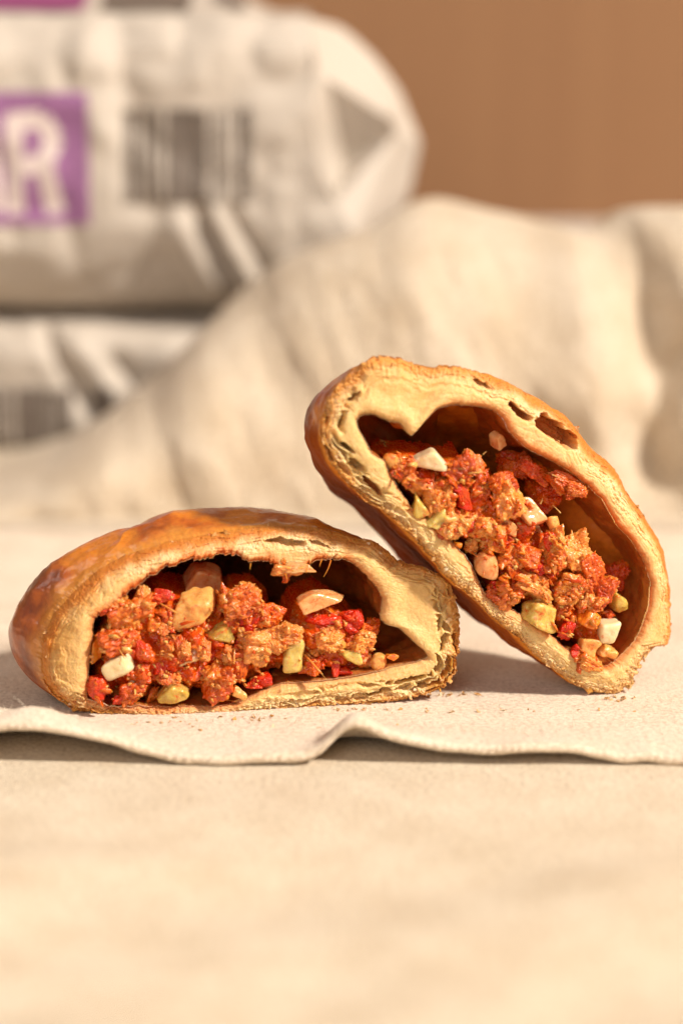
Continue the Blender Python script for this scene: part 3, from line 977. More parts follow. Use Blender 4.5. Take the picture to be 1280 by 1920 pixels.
    cc = mixc(cc, TOAST, sstep(0.10, 0.0, d + 0.05 * fbm(P[:, :1] * 2, 3, seed + 72))* (0.8 + 0 * tone))
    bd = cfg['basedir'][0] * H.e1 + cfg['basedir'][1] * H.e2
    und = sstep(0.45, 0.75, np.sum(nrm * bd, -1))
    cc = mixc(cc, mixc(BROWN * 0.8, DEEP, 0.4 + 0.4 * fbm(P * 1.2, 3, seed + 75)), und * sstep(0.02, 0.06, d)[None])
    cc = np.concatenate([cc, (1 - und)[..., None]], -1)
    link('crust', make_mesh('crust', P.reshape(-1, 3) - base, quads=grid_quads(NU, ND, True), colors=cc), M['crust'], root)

    # hollow inside
    NL = 46
    dl = np.linspace(0, 1, NL) ** 1.3
    Cc = H.ab(*cfg['cav'])
    rl = (1 - dl ** 2.6) ** (1 / 2.2) * (1 + 0.02 * np.sin(np.pi * dl))
    La = Cc[None, None] + (I - Cc)[:, None] * rl[None, :, None]
    La = La + (csmooth(I, 24) - I)[:, None] * sstep(0, 0.25, dl)[None, :, None]
    Q = H.xyz(La[..., 0], La[..., 1], -cfg['cavdepth'] * dl[None] + 0 * La[..., 0])
    Q[:, 0] = rim[:, 0]
    nq = grid_normals(Q)
    cq = Q.mean((0, 1))
    if np.mean(np.sum(nq * (Q - cq), -1)) > 0:
        nq = -nq
    lf = sstep(0.02, 0.25, dl)[None]
    Q = Q + nq * ((0.16 * fbm(Q * 1.1, 3, seed + 80) + 0.05 * fbm(Q * 4, 3, seed + 81)) * lf)[..., None]
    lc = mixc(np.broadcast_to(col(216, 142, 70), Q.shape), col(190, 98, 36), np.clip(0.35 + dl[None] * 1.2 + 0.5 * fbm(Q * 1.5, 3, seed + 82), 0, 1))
    lc = mixc(lc, c[:, :1], sstep(0.07, 0.0, dl)[None] + 0 * Q[..., 0])
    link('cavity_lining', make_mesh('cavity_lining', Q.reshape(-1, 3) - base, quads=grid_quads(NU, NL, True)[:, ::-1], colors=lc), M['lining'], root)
    return dict(rim=rim, O=O, I=I, Fl=Fl, Ro=Ro, out_px=out_px, in_px=in_px, c=c, do=do)

# ---- pieces of filling
def ico(sub):
    bm = bmesh.new()
    bmesh.ops.create_icosphere(bm, subdivisions=sub, radius=1.0)
    v = np.array([q.co[:] for q in bm.verts])
    f = np.array([[x.index for x in q.verts] for q in bm.faces])
    bm.free()
    return v, f
ICO = {k: ico(k) for k in (3, 4, 5, 6)}

def convex(dirs, planes, p=16):
    """radius along dirs of a softly rounded convex polyhedron given by (normal, distance) planes"""
    acc = 0
    for n, dist in planes:
        n = np.array(n, float)
        n /= np.linalg.norm(n)
        k = np.clip(dirs @ n, 1e-4, None) / dist
        acc = acc + k ** p
    return acc ** (-1 / p)

def chunk_mesh(name, kind, half, seed, shape='block', sub=5):
    """half = half sizes (cm) along local x (picture right), y (depth), z (up)"""
    r = np.random.default_rng(seed)
    v, f = ICO[sub]
    if shape == 'block':
        pl = [((1, 0, 0), 1), ((-1, 0, 0), 1), ((0, 1, 0), 1), ((0, -1, 0), 1), ((0, 0, 1), 1), ((0, 0, -1), 1)]
        pl = [(np.array(n) + r.normal(0, 0.14, 3), dd * r.uniform(0.88, 1.0)) for n, dd in pl]
        pw = 5.5
    elif shape == 'wedge':
        pl = [((0.75, 0, 0.7), 0.75), ((-0.85, 0, 0.5), 0.72), ((0.1, 0, -1), 0.62), ((0, 1, 0), 1), ((0, -1, 0), 0.9), ((1, 0, -0.1), 0.95), ((-1, -.2, 0), 1)]
        pl = [(np.array(n) + r.normal(0, 0.10, 3), dd) for n, dd in pl]
        pw = 7.5
    elif shape == 'slab':
        pl = [((0.2, -1, 0.1), 0.8), ((0, 1, 0), 0.9), ((1, 0, 0.35), 0.95), ((-1, 0, 0.1), 0.95), ((0.3, 0, 1), 0.9), ((-0.4, 0, 1), 0.95), ((0, 0, -1), 0.9)]
        pl = [(np.array(n) + r.normal(0, 0.10, 3), dd) for n, dd in pl]
        pw = 12
    elif shape == 'round':
        pl = [(r.normal(0, 1, 3), r.uniform(0.9, 1.0)) for _ in range(14)]
        pl += [((1, 0, 0), 1), ((-1, 0, 0), 1), ((0, 1, 0), 1), ((0, -1, 0), 1), ((0, 0, 1), 1), ((0, 0, -1), 1)]
        pw = 6
    else:
        pl = [(r.normal(0, 1, 3), r.uniform(0.62, 0.95)) for _ in range(8)]
        pl += [((1, 0, 0), 1), ((-1, 0, 0), 1), ((0, 1, 0), 1), ((0, -1, 0), 1), ((0, 0, 1), 1), ((0, 0, -1), 1)]
        pw = 10
    rr = convex(v, pl, pw)
    P = v * rr[:, None] * np.array(half)
    nv = P / (np.linalg.norm(P, axis=1, keepdims=True) + 1e-9)
    off = r.uniform(0, 50, 3)
    m = float(np.mean(half))
    if kind in ('flake', 'mash'):
        st = np.array([0.8, 3.4, 3.4]) / max(m, 0.18) * 0.42
        shred = (seed % 3 != 0)
        fib = ridged(P * st * (2.1 if shred else 1.2) + off, 3, seed)
        wp = P + 0.03 * np.stack([vnoise(P / 0.09 + off + 7 * k, seed + k) for k in range(3)], -1)
        g1, g2, gc = worley(wp / 0.062 + off, seed + 2)
        g3, g4, gd = worley(wp / 0.17 + off, seed + 4)
        amp = (0.20 if shred else 0.10) * m * (fib - 0.35) + 0.028 * (0.6 - g1) + 0.085 * (0.5 - g3) + 0.05 * fbm(P / 0.15 + off, 3, seed + 5)
        spike = np.clip(vnoise(P / 0.09 + off, seed + 6) - 0.66, 0, None) * 0.30
        P = P + nv * (amp + spike)[:, None] + 0.02 * np.stack([vnoise(P / 0.10 + off + 7 * k, seed + k) for k in range(3)], -1)
    elif kind == 'tomato':
        P = P + nv * (0.05 * fbm(P / 0.22 + off, 4, seed) + 0.03 * fbm(P / 0.07 + off, 2, seed + 1))[:, None]
    elif kind == 'onion':
        P = P + nv * (0.025 * fbm(P / 0.3 + off, 3, seed) + 0.012 * ridged(P * np.array([2, 9, 9]) + off, 2, seed + 1))[:, None]
    elif kind == 'egg':
        P = P + nv * (0.03 * fbm(P / 0.3 + off, 2, seed) + 0.006 * fbm(P / 0.06 + off, 2, seed + 1))[:, None]
    else:
        P = P + nv * (0.09 * fbm(P / 0.3 + off, 2, seed) + 0.010 * fbm(P / 0.06 + off, 3, seed + 1))[:, None]
    return make_mesh(name, P, tris=f)

NAMES = dict(flake='filling_flake', mash='mash_lump', tomato='tomato_piece', egg='egg_piece', potato='potato_piece', olive='olive_piece',
             onion='onion_piece', carrot='carrot_piece')
VARIANTS = {}
def variant(kind, i):
    if (kind, i) not in VARIANTS:
        sh = {'flake': 'rough', 'mash': 'rough', 'tomato': 'rough', 'onion': 'slab'}.get(kind, 'block')
        hs = (0.5, 0.33, 0.36) if kind in ('flake', 'mash') else (0.4, 0.3, 0.32)
        VARIANTS[(kind, i)] = chunk_mesh(NAMES[kind], kind, hs, 100 + i * 7 + len(kind) * 31, sh, 6)
        VARIANTS[(kind, i)].materials.append(M[kind])
    return VARIANTS[(kind, i)]

def piece(H, root, base, kind, px, py, w, h, ang, depth, shape='block', thick=None, seed=0, sub=5):
    """a chunk seen at (px,py) with picture size w x h pixels, turned by ang degrees clockwise, centred depth cm behind the cut"""
    k = PXCM
    if kind not in ('flake', 'mash'):
        w, h = w * (0.78 if kind == 'onion' else 0.80), h * (0.78 if kind == 'onion' else 0.80)
    half = (w / 2 / k, thick if thick else 0.42 * min(w, h) / k + 0.06, h / 2 / k)
    if shape == 'rough' and kind in ('flake', 'mash', 'tomato'):
        ref = (0.5, 0.33, 0.36) if kind != 'tomato' else (0.4, 0.3, 0.32)
        jr = random.Random(seed * 3 + int(px))
        for q in range(3 if w * h > 1500 else 1):
            e = link(NAMES[kind], variant(kind, jr.randrange(9)), None, root)
            sc = jr.uniform(0.5, 0.78)
            e.scale = tuple(sc * jr.uniform(0.8, 1.3) * a / b for a, b in zip(half, ref))
            an = math.radians(ang)
            u_, v_ = jr.uniform(-0.32, 0.32) * w, jr.uniform(-0.32, 0.32) * h
            ps = H.at(px + u_ * math.cos(an) - v_ * math.sin(an), py + u_ * math.sin(an) + v_ * math.cos(an), depth + jr.uniform(-0.06, 0.10))
            e.location = Vector((ps - base) * S)
            e.rotation_euler = (jr.uniform(0, 6.3), jr.uniform(0, 6.3), jr.uniform(0, 6.3))
        o = link(NAMES[kind], variant(kind, (seed * 5 + int(px)) % 9), None, root)
        o.scale = tuple(0.95 * a / b for a, b in zip(half, ref))
    else:
        me = chunk_mesh(NAMES[kind], kind, half, seed + int(px) * 3 + int(py), shape, sub)
        o = link(NAMES[kind], me, M[kind], root)
    if kind in ('olive', 'potato', 'onion', 'egg') and depth < 0.4:
        depth += 0.02
    pos = H.at(px, py, depth)
    ez = -math.radians(ang)
    X = H.e1 * math.cos(ez) + H.e2 * math.sin(ez)
    Zv = -H.e1 * math.sin(ez) + H.e2 * math.cos(ez)
    Yv = -H.n
    rot = Matrix(((X[0], Yv[0], Zv[0]), (X[1], Yv[1], Zv[1]), (X[2], Yv[2], Zv[2]))).to_quaternion()
    jr = random.Random(seed + int(px))
    from mathutils import Euler
    rot = rot @ Euler((jr.uniform(-.3, .3), jr.uniform(-.05, .05), jr.uniform(-.35, .35))).to_quaternion()
    o.rotation_mode = 'QUATERNION'
    o.rotation_quaternion = rot
    o.location = Vector((pos - base) * S)
    return o

def inside(poly, x, y):
    c = np.zeros(np.shape(x), bool)
    n = len(poly)
    for i in range(n):
        x1, y1 = poly[i]
        x2, y2 = poly[(i + 1) % n]
        cond = ((y1 > y) != (y2 > y))
        xi = (x2 - x1) * (y - y1) / ((y2 - y1) if y2 != y1 else 1e-9) + x1
        c ^= cond & (x < xi)
    return c

def poly_dist(poly, x, y):
    d = np.full(np.shape(x), 1e9)
    n = len(poly)
    for i in range(n):
        d = np.minimum(d, seg_dist(x, y, poly[i], poly[(i + 1) % n]))
    return d

def build_mash(H, root, base, poly, seed, front=0.28):
    """continuous moist mass filling the lower hollow, behind the separate pieces"""
    xs = np.array([p[0] for p in poly])
    ys = np.array([p[1] for p in poly])
    step = 2.0
    gx = np.arange(xs.min() - 14, xs.max() + 14, step)
    gy = np.arange(ys.min() - 14, ys.max() + 14, step)
    PXg, PYg = np.meshgrid(gx, gy, indexing='ij')
    ins = inside(poly, PXg, PYg)
    sd = np.where(ins, 1, -1) * poly_dist(poly, PXg, PYg)
    sd = sd - 9
    A = np.array([[H.ab(a, b) for b in (gy[0], gy[-1])] for a in (gx[0], gx[-1])])
    U = (PXg - gx[0]) / (gx[-1] - gx[0])
    V = (PYg - gy[0]) / (gy[-1] - gy[0])
    AB = (A[0, 0] * ((1 - U) * (1 - V))[..., None] + A[1, 0] * (U * (1 - V))[..., None] + A[0, 1] * ((1 - U) * V)[..., None] + A[1, 1] * (U * V)[..., None])
    q = np.concatenate([AB, 0 * AB[..., :1]], -1)
    R = 46.0
    k = np.clip(sd / R, -0.3, 1)
    dep = front + 1.0 * (1 - np.sqrt(np.clip(1 - (1 - np.clip(k, 0, 1)) ** 2, 0, 1))) + np.clip(-k, 0, 1) * 3
    g1, g2, gc = worley(q / 0.42 + 3, seed)
    e1, e2, ec = worley(q / 0.15 + 5, seed + 5)
    f1, f2, fc = worley(q / 0.07 + 8, seed + 9)
    rel = 0.42 * (0.5 - g1) + 0.15 * (0.5 - e1) + 0.04 * (0.5 - f1) + 0.25 * fbm(q * 2.5, 4, seed + 12)
    P = H.xyz(AB[..., 0], AB[..., 1], -(dep - rel))
    n1, n2 = PXg.shape
    quads = grid_quads(n1, n2)
    keep = (sd.reshape(-1)[quads] > -10).any(1)
    me = make_mesh('filling_mash', P.reshape(-1, 3) - base, quads=quads[keep])
    link('filling_mash', me, M['mash'], root)

def scatter_flakes(H, root, base, poly, n, seed, keepout, size=(0.55, 1.15), front=0.05):
    r = random.Random(seed)
    xs = [p[0] for p in poly]
    ys = [p[1] for p in poly]
    pts, tries = [], 0
    while len(pts) < n and tries < 20000:
        tries += 1
        x, y = r.uniform(min(xs), max(xs)), r.uniform(min(ys), max(ys))
        if not inside(poly, np.array(x), np.array(y)):
            continue
        dd = float(poly_dist(poly, np.array(x), np.array(y)))
        if dd < 7 or any(math.hypot(x - a, y - b) < 12 for a, b in pts):
            continue
        pts.append((x, y))
        near = min([math.hypot((x - k[0]) / (k[2] * .55), (y - k[1]) / (k[3] * .55)) for k in keepout] + [9])
        kind = r.choices(['flake', 'mash', 'tomato', 'onion'], [0.66, 0.22, 0.07, 0.05])[0]
        o = link(NAMES[kind], variant(kind, r.randrange(9)), None, root)
        sc = r.uniform(*size) * (0.75 if dd < 16 else 1.0) * (0.7 if kind in ('tomato', 'onion') else 1.0)
        dep = front + 0.20 + r.uniform(-0.10, 0.34)
        if near < 1.0:
            dep += 0.38
        if dd < 16:
            dep += 0.08
        pos = H.at(x, y, dep)
        o.location = Vector((pos - base) * S)
        o.rotation_euler = (r.uniform(0, 6.3), r.uniform(0, 6.3), r.uniform(0, 6.3))
        o.scale = (sc * r.uniform(0.8, 1.25), sc * r.uniform(0.8, 1.1), sc * r.uniform(0.75, 1.1))

def bits_mesh(name, spots, seed, smin, smax):
    """tiny torn flakes: bent ragged scales"""
    r = np.random.default_rng(seed)
    V, F = [], []
    k = 4
    for (p, nrm) in spots:
        s_ = r.uniform(smin, smax)
        nrm = nrm + r.normal(0, 0.55, 3)
        nrm /= np.linalg.norm(nrm)
        t = np.cross(nrm, r.normal(0, 1, 3))
        t /= np.linalg.norm(t) + 1e-9
        b = np.cross(nrm, t)
        U, W = np.meshgrid(np.linspace(-1, 1, k), np.linspace(-1, 1, k), indexing='ij')
        as_ = r.uniform(0.35, 0.9)
        ju, jw = r.normal(0, 0.22, U.shape), r.normal(0, 0.22, U.shape)
        bend = r.uniform(-0.5, 0.5) * U ** 2 + r.uniform(-0.4, 0.4) * W ** 2 + r.normal(0, 0.12, U.shape)
        G = p + s_ * ((U + ju)[..., None] * t + (W + jw)[..., None] * as_ * b + bend[..., None] * nrm)
        o = len(V)
        V += G.reshape(-1, 3).tolist()
        F += (grid_quads(k, k) + o).tolist()
        G2 = G - nrm * s_ * 0.18
        o = len(V)
        V += G2.reshape(-1, 3).tolist()
        F += (grid_quads(k, k)[:, ::-1] + o).tolist()
    return V, F

def rim_flakes(H, root, base, info, n, seed):
    r = np.random.default_rng(seed)
    wgt = (0.12 + info['Ro'] * info['Fl'])
    wgt = wgt / wgt.sum()
    iu = r.choice(NU, n, p=wgt)
    spots, cols = [], []
    for i in iu:
        j = int(np.clip(75 - abs(r.normal(0, 9)), 20, 75))
        p = info['rim'][i, j] + H.n * r.uniform(-0.02, 0.05)
        spots.append((p, H.n.copy()))
        tone = mixc(TOAST, PALE, r.uniform(0, 1) * (0.3 + 0.7 * (j < 66)))
        if j > 70 and r.random() < 0.15:
            tone = DARKT * 1.6
        cols += [tone] * 32
    V, F = bits_mesh('pastry_flakes', spots, seed, 0.02, 0.08)
    o = link('pastry_flakes', make_mesh('pastry_flakes', np.array(V) - base, quads=F, colors=np.array(cols)), M['crumb'], root)
    o['kind'] = 'stuff'

def fibres(H, root, base, spots, seed, mat):
    r = np.random.default_rng(seed)
    for (px, py, ang, ln) in spots:
        p = H.at(px, py, -0.12)
        a = math.radians(ang)
        d = H.e1 * math.cos(a) - H.e2 * math.sin(a) + H.n * r.uniform(0.0, 0.4)
        side = np.cross(d, H.n) * r.uniform(-0.35, 0.35)
        V, F = [], []
        n = 9
        for i in range(n):
            t = i / (n - 1)
            c = p + d * ln * t + side * ln * t * t
            w = 0.016 * (1 - 0.75 * t)
            for k in range(5):
                th = 2 * math.pi * k / 5
                V.append(c + w * (math.cos(th) * H.n + math.sin(th) * np.cross(d, H.n)))
        for i in range(n - 1):
            for k in range(5):
                F.append((i * 5 + k, i * 5 + (k + 1) % 5, i * 5 + 5 + (k + 1) % 5, i * 5 + 5 + k))
        link('filling_thread', make_mesh('filling_thread', np.array(V) - base, quads=F), mat, root)

def granules(H, root, base, poly, n, seed):
    """small crumbs of the filling clinging to whatever the cut exposes"""
    bpy.context.view_layer.update()
    dg = bpy.context.evaluated_depsgraph_get()
    r = random.Random(seed)
    rr = np.random.default_rng(seed)
    v, f = ico(2)
    xs = [p[0] for p in poly]
    ys = [p[1] for p in poly]
    Vs, Fs, k = {0: [], 1: [], 2: []}, {0: [], 1: [], 2: []}, 0
    tries = 0
    while k < n and tries < n * 6:
        tries += 1
        x, y = r.uniform(min(xs) - 8, max(xs) + 8), r.uniform(min(ys) - 8, max(ys) + 8)
        if not inside(poly, np.array(x), np.array(y)):
            continue
        o = H.at(x, y, -1.0)
        dirn = -H.n + 0.25 * H.e1 * r.uniform(-1, 1) - 0.25 * H.e2 * r.uniform(-0.3, 1)
        hit, loc, nrm, _, ob, _ = scene.ray_cast(dg, Vector(o * S), Vector(dirn).normalized(), distance=0.03)
        if not hit or ob.parent != root or ob.name.split('.')[0] in ('crust', 'crumb_edge', 'cavity_lining'):
            continue
        nm = ob.name.split('.')[0]
        if nm in ('egg_piece', 'olive_piece', 'potato_piece', 'onion_piece') and r.random() < (1.1 if nm == 'egg_piece' else 0.8):
            continue
        s_ = r.uniform(0.018, 0.05) * (1.0 if r.random() < 0.9 else 1.5)
        q = v * (1 + 0.35 * rr.normal(0, 1, len(v)))[:, None].clip(0.5, 1.6)
        q = q * (np.array([r.uniform(0.7, 1.7), r.uniform(0.6, 1.1), r.uniform(0.6, 1.1)]) if r.random() < 0.9 else np.array([r.uniform(2.2, 3.6), 0.4, 0.35]))
        m = np.array(Vector((r.random(), r.random(), r.random(), r.random())).normalized())
        from mathutils import Quaternion
        R3 = np.array(Quaternion(m).to_matrix())
        p = np.array(loc) / S + np.array(nrm) * s_ * 0.25
        kind = r.choices((0, 1, 2), (0.66, 0.24, 0.10))[0]
        Fs[kind] += (f + len(Vs[kind]) * 0 + sum(len(a) for a in Vs[kind])).tolist()
        Vs[kind].append(p + s_ * (q @ R3.T))
        k += 1
    for kind, mt, nm in ((0, 'flake', 'filling_crumbs'), (1, 'mash', 'mash_crumbs'), (2, 'potato', 'pale_crumbs')):
        if Vs[kind]:
            o = link(nm, make_mesh(nm, np.concatenate(Vs[kind]) - base, tris=Fs[kind]), M[mt], root)
            o['kind'] = 'stuff'

# ---------------------------------------------------------------- the half lying flat
HL = Half(at_z(160, 1344, ZT), 8.0)
baseL = HL.at(480, 1335, 2.5)
baseL[2] = ZT
rootL = thing('pastry_half', baseL, 'golden baked pastry half lying flat, cut side showing red filling under a hollow', 'pastry', 'cut pastry halves')
cfgL = dict(
    seed=300, flat=True, basedir=(0, -1), depth=5.6, bulge=0.085, skew=(-0.1, 0.0), centre=(480, 1338), cav=(440, 1215), cavdepth=4.3,
    outer=[(140, 1338, 'A'), (95, 1310), (77, 1262), (78, 1212, 'B'), (100, 1165), (137, 1122), (187, 1078, 'C'), (240, 1050), (315, 1025),
           (412, 1008, 'D'), (480, 997), (517, 994), (595, 997, 'E'), (650, 1011), (705, 1021), (751, 1056, 'F'), (810, 1072), (841, 1088),
           (857, 1119), (864, 1160, 'G'), (861, 1212), (855, 1255, 'H'), (838, 1284), (805, 1303), (760, 1313, 'I'), (673, 1321), (556, 1331),
           (478, 1336, 'J'), (400, 1341), (300, 1344, 'K'), (200, 1345)],
    inner=[(163, 1312, 'A'), (167, 1256), (172, 1208, 'B'), (179, 1159), (212, 1139, 'C'), (240, 1110), (262, 1096), (281, 1080), (322, 1061),
           (356, 1052), (394, 1044, 'D'), (439, 1042), (462, 1050), (480, 1057), (500, 1051), (516, 1066), (533, 1079), (552, 1072), (568, 1068), (587, 1055, 'E'),
           (619, 1046), (650, 1050), (669, 1064), (690, 1085, 'F'), (707, 1105), (716, 1124), (712, 1150), (714, 1163), (724, 1173, 'G'), (748, 1178), (771, 1201),
           (797, 1222), (803, 1233, 'H'), (775, 1243), (742, 1250, 'I'), (712, 1259), (634, 1274), (576, 1279), (529, 1282), (498, 1294, 'J'),
           (440, 1321), (400, 1325), (300, 1325, 'K'), (210, 1326)],
    flaky=dict(A=.7, B=.5, C=.15, D=.25, E=.3, F=.6, G=1, H=1, I=.8, J=.45, K=.4),
    rough=dict(A=.6, B=.4, C=.15, D=.15, E=.2, F=.5, G=.75, H=.75, I=.5, J=.5, K=.5),
    dough=dict(A=.3, B=.9, C=.5, D=.2, E=.2, F=.9, G=1, H=.6, I=.6, J=.9, K=.8),
    ext=dict(A=-.3, B=-.5, C=-.3, D=-.1, E=0, F=0, G=0, H=0, I=0, J=0, K=-.1),
    gold=dict(A=.6, B=1, C=1, D=.9, E=.7, F=.5, G=.1, H=0, I=0, J=0, K=0),
    full=dict(A=.8, B=1, C=1, D=1, E=.8, F=.25, G=0, H=0, I=.3, J=.8, K=.8),
    toast=dict(A=.6, B=.2, C=.1, D=.1, E=.3, F=.4, G=.7, H=.8, I=.8, J=.7, K=.7),
    honey=dict(A=.3, B=.0, C=0, D=0, E=0, F=.0, G=.75, H=1, I=.7, J=.1, K=0),
    injag=dict(A=.4, B=.3, C=1.2, D=1.5, E=1.8, F=.6, G=.5, H=.4, I=.3, J=.5, K=.6),
    stain=dict(A=.5, B=.5, C=.9, D=1, E=1, F=.5, G=.2, H=.2, I=.3, J=.5, K=.8),
    gaps=[(540, 1020, 44, 7, 4, 0.4), (600, 1022, 26, 4, 14, 0.25), (700, 1300, 26, 5, -6, 0.4), (765, 1275, 28, 6, -12, 0.45), (790, 1290, 22, 4, -16, 0.4)],
    tone=lambda P, d, nrm: 0.28 * sstep(-1.0, 3.0, P[..., 0]) + 0.25 * sstep(2.6, 4.6, P[..., 2]) * sstep(0.1, 0.5, d) - 0.08 + 0.10 * sstep(-4.5, -6.5, P[..., 0]))
infoL = build_half(HL, rootL, baseL, cfgL)

polyL = [(166, 1310), (173, 1205), (188, 1155), (230, 1136), (290, 1112), (335, 1118), (415, 1140), (440, 1118), (480, 1114), (512, 1142), (518, 1195), (538, 1178),
         (552, 1138), (600, 1122), (642, 1146), (670, 1170), (690, 1205), (722, 1238), (736, 1250), (634, 1274), (529, 1280), (498, 1292), (440, 1318),
         (300, 1322), (200, 1323)]
chunksL = [
    # kind, px, py, w, h, angle, depth, shape
    ('potato', 366, 1138, 92, 62, -6, 0.22, 'block'),
    ('olive', 415, 1188, 56, 56, 30, 0.28, 'wedge'),
    ('olive', 352, 1174, 60, 24, 8, 0.30, 'slab'),
    ('egg', 222, 1249, 68, 50, -32, 0.0, 'block'),
    ('olive', 328, 1297, 70, 48, 6, 0.06, 'wedge'),
    ('olive', 552, 1230, 46, 78, 10, 0.12, 'block'),
    ('onion', 588, 1126, 78, 44, -18, 0.15, 'slab'),
    ('tomato', 606, 1166, 90, 36, 8, 0.25, 'rough'),
    ('tomato', 662, 1160, 44, 56, 25, 0.32, 'rough'),
    ('flake', 618, 1192, 66, 48, 4, 0.14, 'rough'),
    ('olive', 662, 1228, 58, 46, 38, 0.10, 'wedge'),
    ('flake', 672, 1205, 48, 50, 40, 0.22, 'rough'),
    ('mash', 688, 1178, 36, 40, 30, 0.35, 'rough'),
    ('tomato', 640, 1258, 66, 28, 8, 0.25, 'rough'),
    ('carrot', 733, 1231, 26, 24, 20, 0.18, 'rough'),
    ('potato', 708, 1240, 48, 50, 30, 0.32, 'round'),
    ('flake', 452, 1126, 80, 58, -14, 0.26, 'rough'),
    ('mash', 486, 1150, 60, 44, 18, 0.26, 'rough'),
    ('tomato', 470, 1168, 60, 52, -30, 0.20, 'rough'),
    ('flake', 488, 1205, 74, 66, 12, 0.16, 'rough'),
    ('tomato', 456, 1214, 40, 56, 10, 0.26, 'rough'),
    ('flake', 446, 1250, 46, 74, 18, 0.08, 'rough'),
    ('flake', 406, 1276, 72, 66, -8, 0.10, 'rough'),
    ('tomato', 488, 1276, 64, 36, -18, 0.18, 'rough'),
    ('carrot', 483, 1246, 26, 17, 4, 0.10, 'round'),
    ('flake', 548, 1188, 56, 40, 0, 0.14, 'rough'),
    ('mash', 586, 1246, 44, 46, 20, 0.24, 'rough'),
    ('flake', 318, 1208, 26, 46, 20, 0.10, 'rough'),
    ('flake', 342, 1220, 38, 64, -8, 0.12, 'rough'),
    ('onion', 362, 1222, 34, 62, 10, 0.22, 'slab'),
    ('flake', 382, 1218, 26, 44, 8, 0.10, 'rough'),
    ('tomato', 302, 1122, 66, 32, -12, 0.22, 'rough'),
    ('flake', 250, 1150, 96, 60, -24, 0.20, 'rough'),
    ('carrot', 290, 1168, 26, 34, 6, 0.14, 'block'),
    ('flake', 312, 1162, 34, 52, 8, 0.14, 'rough'),
    ('flake', 216, 1196, 84, 56, -16, 0.16, 'rough'),
    ('tomato', 266, 1216, 26, 66, -10, 0.12, 'rough'),
    ('tomato', 184, 1286, 50, 64, 12, 0.10, 'round'),
    ('carrot', 180, 1216, 24, 62, 8, 0.22, 'slab'),
    ('tomato', 304, 1252, 44, 36, 0, 0.24, 'rough'),
    ('mash', 262, 1264, 34, 40, 0, 0.16, 'rough'),
    ('flake', 250, 1296, 54, 40, -10, 0.12, 'rough'),
    ('tomato', 222, 1312, 40, 26, 0, 0.08, 'rough'),
    ('egg', 248, 1281, 19, 17, 0, 0.06, 'round'),
    ('flake', 430, 1224, 30, 34, 20, 0.10, 'rough'),
    ('flake', 316, 1272, 50, 26, 10, 0.16, 'rough'),
    ('potato', 446, 1298, 40, 30, 30, -0.02, 'rough'),
    ('carrot', 420, 1308, 34, 34, 30, 0.06, 'rough'),
    ('onion', 556, 1062, 62, 26, 2, 0.05, 'slab'),
    ('flake', 540, 1070, 60, 30, 6, 0.12, 'rough'),
    ('onion', 386, 1084, 84, 62, 24, 1.2, 'slab'),
    ('mash', 200, 1146, 30, 14, -20, 0.06, 'rough'),
]
build_mash(HL, rootL, baseL, polyL, 401, 0.13)
for i, (k, px, py, w, h, a, dp, sh) in enumerate(chunksL):
    piece(HL, rootL, baseL, k, px, py, w, h, a, dp, sh, seed=500 + i * 13)
scatter_flakes(HL, rootL, baseL, polyL, 100, 11, [(c[1], c[2], c[3], c[4]) for c in chunksL], (0.22, 0.66))
granules(HL, rootL, baseL, polyL, 330, 31)
rim_flakes(HL, rootL, baseL, infoL, 60, 21)
fibres(HL, rootL, baseL, [(620, 1050, 105, 0.38), (604, 1048, 120, 0.18), (470, 1056, 100, 0.14), (536, 1076, 95, 0.12), (575, 1066, 80, 0.10), (516, 1140, -20, 0.12), (540, 1178, -60, 0.10)], 5, M['carrot'])

